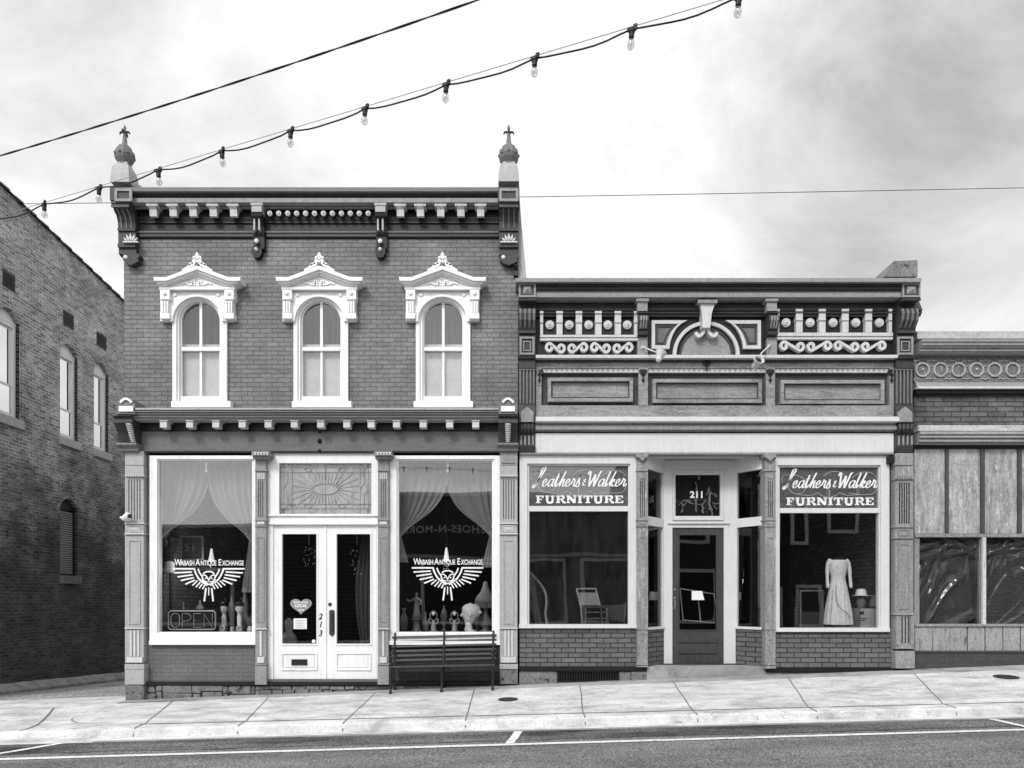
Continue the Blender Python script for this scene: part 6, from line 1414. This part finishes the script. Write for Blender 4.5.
# hanging cone lamps behind the emblem in both windows
for px, lab, tp in ((211.5, 'hanging cone lamp with a bright shade behind the left window lettering', 542), (446.4, 'hanging cone lamp with a bright shade behind the middle window lettering', 541)):
    y = .8; x = X(px, y); r0 = thing('pendant_lamp', lab, 'lamp', (x, y, Z(540, y)))
    m = MB(); m.tube([(x, y, Z(454, y)), (x, y, Z(tp+4, y))], .006, 5); m.lathe(x, y, [(.01, Z(tp+7, y)), (.025, Z(tp+5, y)), (.01, Z(tp+2, y))], 8); m.build('cord', DARK, r0)
    m = MB(); m.lathe(x, y, [(.058, Z(561, y)), (.052, Z(560, y)), (.034, Z(tp+13, y)), (.018, Z(tp+7.5, y)), (.01, Z(tp+6, y))], 18); m.build('lamp_shade', LIT, r0, smooth=True)
    pl = bpy.data.lights.new('lamp_light', 'POINT'); pl.energy = 9; pl.shadow_soft_size = .06; po = bpy.data.objects.new('lamp_light', pl); sc.collection.objects.link(po); po.parent = r0; po.location = (0, 0, Z(568, y)-Z(540, y))
# plant and lit figurines
def figurine(px, h_px, lab, y=.55, arm=True, mat=BRONZE, base_h=.0):
    x = X(px, y); z0_ = P1; H = h_px*(D+y)/F; r0 = thing('figurine', lab, 'figurine', (x, y, P1)); b_ = base_h*H
    m = MB()
    if base_h: m.lathe(x, y, [(.13*H, z0_), (.13*H, z0_+.04*H), (.09*H, z0_+.08*H), (.085*H, z0_+b_-.06*H), (.12*H, z0_+b_-.03*H), (.12*H, z0_+b_)], 14)
    Hb = H-b_; z1 = z0_+b_
    m.lathe(x, y, [(.17*Hb, z1), (.16*Hb, z1+.1*Hb), (.12*Hb, z1+.3*Hb), (.1*Hb, z1+.5*Hb), (.085*Hb, z1+.6*Hb), (.11*Hb, z1+.72*Hb), (.1*Hb, z1+.8*Hb), (.035*Hb, z1+.84*Hb), (.05*Hb, z1+.89*Hb), (.055*Hb, z1+.94*Hb), (.02*Hb, z1+Hb)], 14)
    if arm:
        m.tube(smoothline([(x-.09*Hb, y, z1+.77*Hb), (x-.24*Hb, y-.03, z1+.66*Hb), (x-.36*Hb, y-.03, z1+.74*Hb)], 4), .03*Hb+.004, 7)
        m.tube(smoothline([(x+.09*Hb, y, z1+.77*Hb), (x+.2*Hb, y-.04, z1+.6*Hb), (x+.08*Hb, y-.08, z1+.52*Hb)], 4), .03*Hb+.004, 7)
    m.build('figure', mat, r0, smooth=True); return r0
figurine(416.5, 40, 'dark bronze statue on a pedestal with an outstretched arm in the middle window', .6, True, BRONZE, .36)
for px, lab in ((433.5, 'small metal lamp figure with a glass globe beside the bronze statue'), (454.5, 'small metal lamp figure with a glass globe beside the plaster head')):
    y = .5; x = X(px, y); r0 = thing('figure_lamp', lab, 'lamp', (x, y, P1)); m = MB(); u = (D+y)/F
    m.lathe(x, y, [(.1, P1), (.085, P1+.02), (.04, P1+3*u), (.05, P1+7*u), (.025, P1+9*u), (.03, P1+13*u)], 12)
    for s3 in (-1, 1): m.tube(smoothline([(x, y, P1+9*u), (x+s3*.07, y, P1+10*u), (x+s3*.075, y, P1+14*u), (x+s3*.03, y, P1+13*u)], 5), .012, 6); m.tube(smoothline([(x+s3*.05, y, P1+15*u), (x+s3*.06, y, P1+19*u), (x, y, P1+22*u)], 5), .009, 6)
    m.build('stem', BRASS, r0, smooth=True)
    m = MB(); m.lathe(x, y, [(.004, P1+17*u), (.028, P1+18*u), (.032, P1+19.3*u), (.02, P1+20.6*u), (.004, P1+21*u)], 12); m.build('globe', WHITE, r0, smooth=True)
# fringed lamp at the right of the middle window
y = .7; x = X(485.5, y); r0 = thing('fringed_lamp', 'tall table lamp with a fringed bell shade at the right of the middle window', 'lamp', (x, y, P1)); u = (D+y)/F
m = MB(); m.lathe(x, y, [(.14, P1), (.14, P1+.02), (.05, P1+.06), (.11, P1+7*u), (.12, P1+12*u), (.04, P1+18*u), (.03, P1+28*u)], 16); m.build('base', BRONZE, r0, smooth=True)
m = MB(); m.lathe(x, y, [(.19, P1+29*u), (.185, P1+33*u), (.14, P1+37*u), (.09, P1+40*u), (.05, P1+46*u), (.035, P1+50*u), (.02, P1+51*u)], 20); m.build('lamp_shade', MID, r0, smooth=True)
m = MB()
for k in range(30): a = 2*math.pi*k/30; m.box(x+.188*math.cos(a)-.005, x+.188*math.cos(a)+.005, y+.188*math.sin(a)-.003, y+.188*math.sin(a)+.003, P1+24.5*u, P1+29.3*u)
m.build('fringe', LIGHT, r0)
# leafy plant, left window lower right
def plant(px, y, h_, lab, z0_, seed=1, mat=None):
    r_ = random.Random(seed); x = X(px, y); m = MB()
    for k in range(26):
        a = r_.uniform(0, 6.28); l = h_*r_.uniform(.5, 1); dx_, dy_ = math.cos(a)*l*.45, math.sin(a)*l*.3; w_ = .018
        m.add([(x-w_*.3, y, z0_), (x+w_*.3, y, z0_), (x+dx_*.5+w_, y+dy_*.5, z0_+l*.7), (x+dx_*.5-w_, y+dy_*.5, z0_+l*.72), (x+dx_, y+dy_, z0_+l)], [(0, 1, 2, 3), (3, 2, 4)])
    r0 = thing('potted_plant', lab, 'plant', (x, y, z0_)); m.build('leaf', mat or MID, r0); m = MB(); m.lathe(x, y, [(.05, P1 if z0_ > P1 else z0_), (.07, z0_+.03), (.06, z0_+.035)], 12); m.build('pot', DARKM, r0)
plant(249, .5, .3, 'spiky potted plant at the right of the left shop window', P1+.08, 3)
# more stock standing about in the windows
def vessel(px, y, hp, wp, prof_, lab, cat, name, mat):
    x = X(px, y); u = (D+y)/F; m = MB(); m.lathe(x, y, [(max(.003, r__*wp*u), P1+h__*hp*u) for r__, h__ in prof_], 16); tag(m.build(name, mat, smooth=True), lab, cat)
VA = [(.5, 0), (.55, .05), (.9, .3), (1, .45), (.8, .65), (.4, .8), (.35, .88), (.55, 1)]; BO = [(.9, 0), (1, .1), (1, .5), (.4, .65), (.3, .95), (.35, 1)]; UR = [(.7, 0), (.6, .08), (.25, .16), (.8, .4), (1, .6), (.7, .8), (.3, .86), (.2, .95), (.05, 1)]
vessel(164, .6, 34, 4.5, VA, 'tall dark vase at the left edge of the window with the open sign', 'vase', 'vase', BRONZE)
vessel(183, .75, 30, 3.4, BO, 'slim grey bottle rising behind the open sign, left of its middle', 'bottle', 'bottle', MIDL)
vessel(200, .8, 32, 5, UR, 'lidded dark urn standing behind the right half of the open sign', 'urn', 'urn', MID)
vessel(231.8, .8, 36, 3.6, UR, 'lidded urn standing behind and between the two small display heads', 'urn', 'urn', BRONZE)
vessel(245, .9, 44, 4, VA, 'tall dark vase behind the turned display head', 'vase', 'vase', MID)
vessel(404, .75, 24, 4, VA, 'dark vase at the left edge of the middle window', 'vase', 'vase', BRONZE)
vessel(425.5, .8, 20, 3, BO, 'squat grey bottle between the bronze statue and the first figure lamp', 'bottle', 'bottle', MID)
vessel(444, .8, 27, 3.6, UR, 'dark lidded urn between the two figure lamps', 'urn', 'urn', BRONZE)
vessel(478, .95, 30, 3, VA, 'slender vase between the plaster head and the fringed lamp', 'vase', 'vase', BRONZE)
# double door: sticker, notice, things inside
y = .045
r0 = thing('heart_sticker', 'grey heart shaped sticker on the glass of the left door leaf', 'sticker', (X(301), y, Z(606)))
m = MB(); pts = []
for k in range(40):
    t = 2*math.pi*k/40; hx = 16*math.sin(t)**3; hy = 13*math.cos(t)-5*math.cos(2*t)-2*math.cos(3*t)-math.cos(4*t); pts.append((301+hx*.68, 605.6-hy*.56))
m.pp(pts, y, y+.002); m.build('heart', MIDL, r0)
text('SHOP SMALL', 301, 603.2, 1.9, y-.002, WHITE, r0, bold=.03); text('LOCAL', 301, 607, 2.8, y-.002, WHITE, r0, bold=.04); text('SHOP', 301, 611, 1.8, y-.002, WHITE, r0, bold=.03)
m = MB(); m.bp(293.6, 306.8, 618.4, 629, y, y+.002); o = m.build('paper_notice', PAPER); tag(o, 'square white paper notice on the glass under the heart sticker', 'notice')
m = MB()
for k in range(5): m.bp(295.4, 305-(k % 2)*2, 620.2+k*1.7, 620.7+k*1.7, y-.001, y-.0004)
m.build('print_line', MIDL, o)
m = MB(); m.disc(313.6, 641.3, 1.8, y, y+.002); tag(m.build('round_sticker', WHITE), 'small round white sticker low on the left door leaf', 'sticker')
y = .5; x = X(289, y); zf = Z(682)
m = MB(); m.lathe(x, y, [(.13, zf), (.12, Z(655, y)), (.1, Z(645, y)), (.14, Z(641, y)), (.12, Z(636, y)), (.055, Z(631, y)), (.07, Z(627, y)), (.075, Z(624, y)), (.06, Z(620, y)), (.02, Z(618, y))], 16); tag(m.build('statuette', LIGHT, smooth=True), 'pale rounded statuette just inside the left door leaf', 'statue')
m = MB(); x = X(284.5, y-.1); m.box(x-.04, x+.04, y-.12, y-.05, zf, Z(634, y)); tag(m.build('white_canister', WHITE, bevel=.01), 'narrow white canister at the bottom left of the door glass', 'canister')
r_ = random.Random(4); m = MB()
for k in range(34):
    px, py = r_.uniform(350, 365), r_.uniform(548, 575); y = r_.uniform(.5, 1.1); x, z = X(px, y), Z(py, y); m.lathe(x, y, [(.002, z-.014), (.012, z), (.002, z+.014)], 6)
m.tube([(X(357, .8), .8, Z(545, .8)), (X(357, .8), .8, Z(530, .8))], .005, 5)
tag(m.build('chandelier', OFFW), 'sparkling crystal chandelier hanging inside the right door leaf', 'chandelier')
r_ = random.Random(8); m = MB()
for k in range(26):
    px, py = r_.uniform(303, 315), r_.uniform(547, 566); y = r_.uniform(.5, 1.1); x, z = X(px, y), Z(py, y); m.lathe(x, y, [(.002, z-.012), (.01, z), (.002, z+.012)], 6)
m.tube([(X(309, .8), .8, Z(545, .8)), (X(309, .8), .8, Z(530, .8))], .005, 5)
tag(m.build('chandelier', OFFW), 'sparkling crystal chandelier hanging inside the left door leaf', 'chandelier')
y = .5; m = MB(); r_ = random.Random(6); vs = []
for i in range(25):
    for j in range(21):
        u, v = i/24, j/20; px = 362+9*u-5*math.sin(v*3.0)*(1-u)*1.4; vs.append((X(px, y), y+.02*math.sin(u*22+v*3), Z(535+110*v, y)))
m.add(vs, [(i*21+j, (i+1)*21+j, (i+1)*21+j+1, i*21+j+1) for i in range(24) for j in range(20)]); tag(m.build('door_drape', CLOTHG, smooth=True), 'dark drape gathered at the right side of the right door leaf', 'curtain')

# ================================================================ displays in the furniture shop
def chair(px, y, lab):
    u = (D+y)/F; x0_, x1_ = X(577.5, y), X(598, y); z0_ = P2L
    r0 = thing('wooden_chair', lab, 'chair', ((x0_+x1_)/2, y, z0_)); g_ = lambda px_, py_, yy_: (X(px_, yy_), yy_, Z(py_, yy_))
    zt = lambda py_: Z(py_, y)
    for a_, b_ in ((577.6, 583.4), (597, 603.4)):
        m = MB(); m.tube([(X(b_, y), y+.1, z0_), (X((a_+b_)/2+.6, y), y+.05, zt(607)), (X(a_, y), y+.2, zt(588.5))], .016, 7); m.build('leg', LIGHT, r0)
    m = MB(); m.tube([(X(577.4, y), y+.2, zt(588.6)), (X(597.4, y), y+.2, zt(588.6))], .018, 6); m.tube([(X(578.6, y), y+.19, zt(593)), (X(598.4, y), y+.19, zt(593))], .01, 6); m.build('top_rail', LIGHT, r0)
    m = MB(); m.add([(X(579, y), y+.18, zt(593)), (X(597.4, y), y+.18, zt(593)), (X(600, y), y+.08, zt(605)), (X(581.4, y), y+.08, zt(605))], [(0, 3, 2, 1)]); m.build('back_panel', MIDL, r0)
    m = MB(); m.box(X(582, y), X(606, y), y-.32, y+.08, zt(607.6), zt(605.4)); m.build('seat', DARKM, r0)
    for px_ in (583.6, 604.4):
        m = MB(); m.tube([(X(px_, y), y-.3, z0_), (X(px_, y), y-.3, zt(607.6))], .015, 7); m.build('leg', MID, r0)
    m = MB(); m.tube([(X(584, y), y-.3, zt(612)), (X(604, y), y-.3, zt(612))], .009, 6); m.tube([(X(584, y), y-.3, zt(618)), (X(604, y), y-.3, zt(618))], .009, 6); m.build('stretcher', MID, r0)
chair(0, .8, 'ladder framed wooden chair in the middle of the dusty furniture shop window')
y = .9; r0 = thing('bucket_chair', 'dark low chair half hidden at the right of the dusty furniture shop window', 'chair', (X(617, y), y, P2L)); m = MB()
m.add([(X(608, y), y+.2, Z(606, y)), (X(626, y), y+.2, Z(604, y)), (X(624.5, y), y, Z(620, y)), (X(609.5, y), y, Z(620, y))], [(0, 3, 2, 1)]); m.build('backrest', DARKM, r0)
for a_, b_, c_, d_ in ((607.6, 605, 609, 628), (626.6, 603, 624, 628), (609, 621, 624.5, 621)): m = MB(); m.tube([(X(a_, y), y+.1, Z(b_, y)), (X(c_, y), y, min(Z(d_, y), 9) if d_ < 625 else P2L)], .014, 6); m.build('leg' if d_ > 625 else 'seat_rail', MID, r0)
y = .6; m = MB(); q_ = smoothline([(527, 569), (534, 577), (541, 585), (545.5, 594), (546.4, 604), (545.4, 614), (547.6, 627)], 6)
m.tube([(X(a_, y), y, max(P2L, Z(b_, y))) for a_, b_ in q_], .022, 8); tag(m.build('curved_rocker', LIGHT, smooth=True), 'long curved pale wooden rail standing at the left of the dusty shop window', 'wooden rail')
m = MB(); m.add([(X(528.5, .8), .8, Z(575, .8)), (X(534, .8), .8, Z(578, .8)), (X(542, .8), .75, P2L), (X(536, .8), .75, P2L)], [(0, 3, 2, 1)]); m.tube([(X(529, .8), .78, Z(596, .8)), (X(536.5, .8), .74, P2L)], .016, 6); m.tube([(X(538, .8), .78, Z(594, .8)), (X(541.4, .8), .74, Z(590.6, .8))], .012, 6)
tag(m.build('folded_stand', MID), 'grey folded wooden stand leaning behind the curved rail', 'stand')
# dress on a form
y = .42; xd = X(838, y); r0 = thing('dress_form', 'pale long-sleeved lace dress on a headless form in the right shop window', 'dress', (xd, y, P2R)); u = (D+y)/F
Zd = lambda py: Z(py, y)
m = MB(); n = 40; vs = []; rows_ = [(560.5, .1, .07), (560, .13, .085), (562, .165, .1), (567, .15, .105), (572, .14, .1), (577, .12, .09), (581, .125, .095), (588, .15, .12), (597, .17, .14), (606, .19, .16), (614, .205, .17), (624.5, .215, .18)]
rr_ = random.Random(1); ph = [rr_.uniform(0, 6) for _ in range(5)]
fine = []
for k in range(len(rows_)-1):
    for j in range(4): t = j/4; fine.append(tuple(rows_[k][i]*(1-t)+rows_[k+1][i]*t for i in range(3)))
fine.append(rows_[-1])
for (py, rx, ry) in fine:
    dv = max(0, (py-581)/38)
    for j in range(n*2):
        a = math.pi*j/n; fo = 1+.1*dv*math.sin(a*13+ph[0]+dv)+.06*dv*math.sin(a*7+ph[1]); vs.append((xd+rx*math.cos(a)*fo, y+ry*math.sin(a)*fo, Zd(py)))
m.add(vs, [(i*2*n+j, i*2*n+(j+1) % (2*n), (i+1)*2*n+(j+1) % (2*n), (i+1)*2*n+j) for i in range(len(fine)-1) for j in range(2*n)]); m.build('dress', LACE, r0, smooth=True)
for sg in (-1, 1):
    m = MB(); m.tube(smoothline([(xd+sg*.13, y, Zd(560)), (xd+sg*.18, y-.01, Zd(565)), (xd+sg*.195, y-.02, Zd(575)), (xd+sg*.2, y-.05, Zd(588))], 4), [.042]*4+[.034]*4+[.028]*5, 10); m.build('sleeve', LACE, r0, smooth=True)
m = MB(); m.tube([(xd, y, P2R+.03), (xd, y, Zd(600))], .02); m.lathe(xd, y, [(.16, P2R), (.15, P2R+.03)], 16); m.lathe(xd, y+.01, [(.1, Zd(564)), (.095, Zd(558)), (.08, Zd(557)), (.01, Zd(556.6))], 12); m.build('form', VDARK, r0)
m = MB(); m.tube(smoothline([(xd-.1, y-.14, Zd(585)), (xd-.11, y-.18, Zd(600)), (xd-.05, y-.2, Zd(608)), (xd+.05, y-.22, Zd(613)), (xd+.1, y-.2, Zd(618))], 5), .006, 5); m.build('sash_cord', MID, r0)
# boxes, hat and form
y = .5
m = MB(); m.box(X(855, y), X(873, y), y-.2, y+.2, P2R, Z(608.5, y)); o = m.build('hat_box', LIGHT, bevel=.004); tag(o, 'pale grey box standing right of the dress, under the hat', 'box')
m = MB(); m.bp(859.5, 864, 611.5, 614.5, y-.206, y-.201); m.bp(857, 867, 618, 618.6, y-.206, y-.201); m.bp(857, 865, 620.4, 621, y-.206, y-.201); m.build('label_mark', DARKM, o)
m = MB(); m.box(X(873.3, y), X(884, y), y-.18, y+.2, P2R, Z(610, y)); tag(m.build('storage_box', DARKM, bevel=.004), 'dark box at the right end of the right shop window', 'box')
x = X(861, y); zt2 = Z(608.5, y)+.002
r0 = thing('hat_display', 'wide brimmed pale hat on a small dark head form on top of the box', 'hat', (x, y, zt2))
m = MB(); m.lathe(x, y, [(.07, zt2), (.06, zt2+.03), (.085, zt2+.1), (.08, zt2+.18), (.04, zt2+.22)], 14); m.build('head_form', MID, r0, smooth=True)
m = MB(); zb3 = Z(596, y); m.lathe(x-.0, y, [(.155, zb3+.004), (.16, zb3+.01), (.1, zb3+.015), (.09, zb3+.03), (.08, zb3+.1), (.05, zb3+.125), (.02, zb3+.12)], 22); m.build('hat', WHITE, r0, smooth=True)
x = X(874, y); m = MB(); m.lathe(x, y, [(.085, zt2), (.09, zt2+.06), (.085, zt2+.16), (.05, zt2+.2), (.05, zt2+.23), (.02, zt2+.24)], 16); tag(m.build('jar', MID, smooth=True), 'grey lidded jar beside the wide brimmed hat', 'jar')
y = .5; m = MB(); m.frame(800, 824, 590, 640, 1.4, y+.3, y+.34); o = m.build('door_panel', MID); m2_ = MB(); m2_.bp(801, 823, 612, 632, y+.31, y+.33); m2_.build('lower_panel', DARKM, o); tag(o, 'narrow framed glazed panel leaning left of the dress', 'panel')
# paper signs in the entrance
y = yd+.03
m = MB(); m.pp([(691.8, 591), (702, 591), (704.4, 600), (691.8, 600)], y+.012, y+.016); tag(m.build('white_card', PAPER), 'small white card on the glass of the dark shop door', 'card')
m = MB(); m.tube([(X(680, y+.2), y+.2, Z(588.6, y+.2)), (X(714, y+.2), y+.2, Z(594, y+.2)), (X(718.6, y+.2), y+.2, Z(623.4, y+.2)), (X(683, y+.2), y+.2, Z(620, y+.2)), (X(680, y+.2), y+.2, Z(588.6, y+.2))], .012, 6); m.tube([(X(697.6, y+.2), y+.2, Z(591, y+.2)), (X(700.5, y+.2), y+.2, Z(621.4, y+.2))], .012, 6)
tag(m.build('wire_rack', LIGHT), 'pale tilted rectangular rack just inside the dark shop door', 'rack')
y = .6; m = MB(); m.bp(652.5, 657.6, 592, 600, y, y+.01); tag(m.build('shop_card', LIGHT), 'small grey card behind the left side light of the recessed entrance', 'card')
y = .7; m = MB(); m.bp(737.5, 741, 592, 600, y, y+.01); tag(m.build('shop_card', LIGHT), 'small grey card behind the right side light of the recessed entrance', 'card')
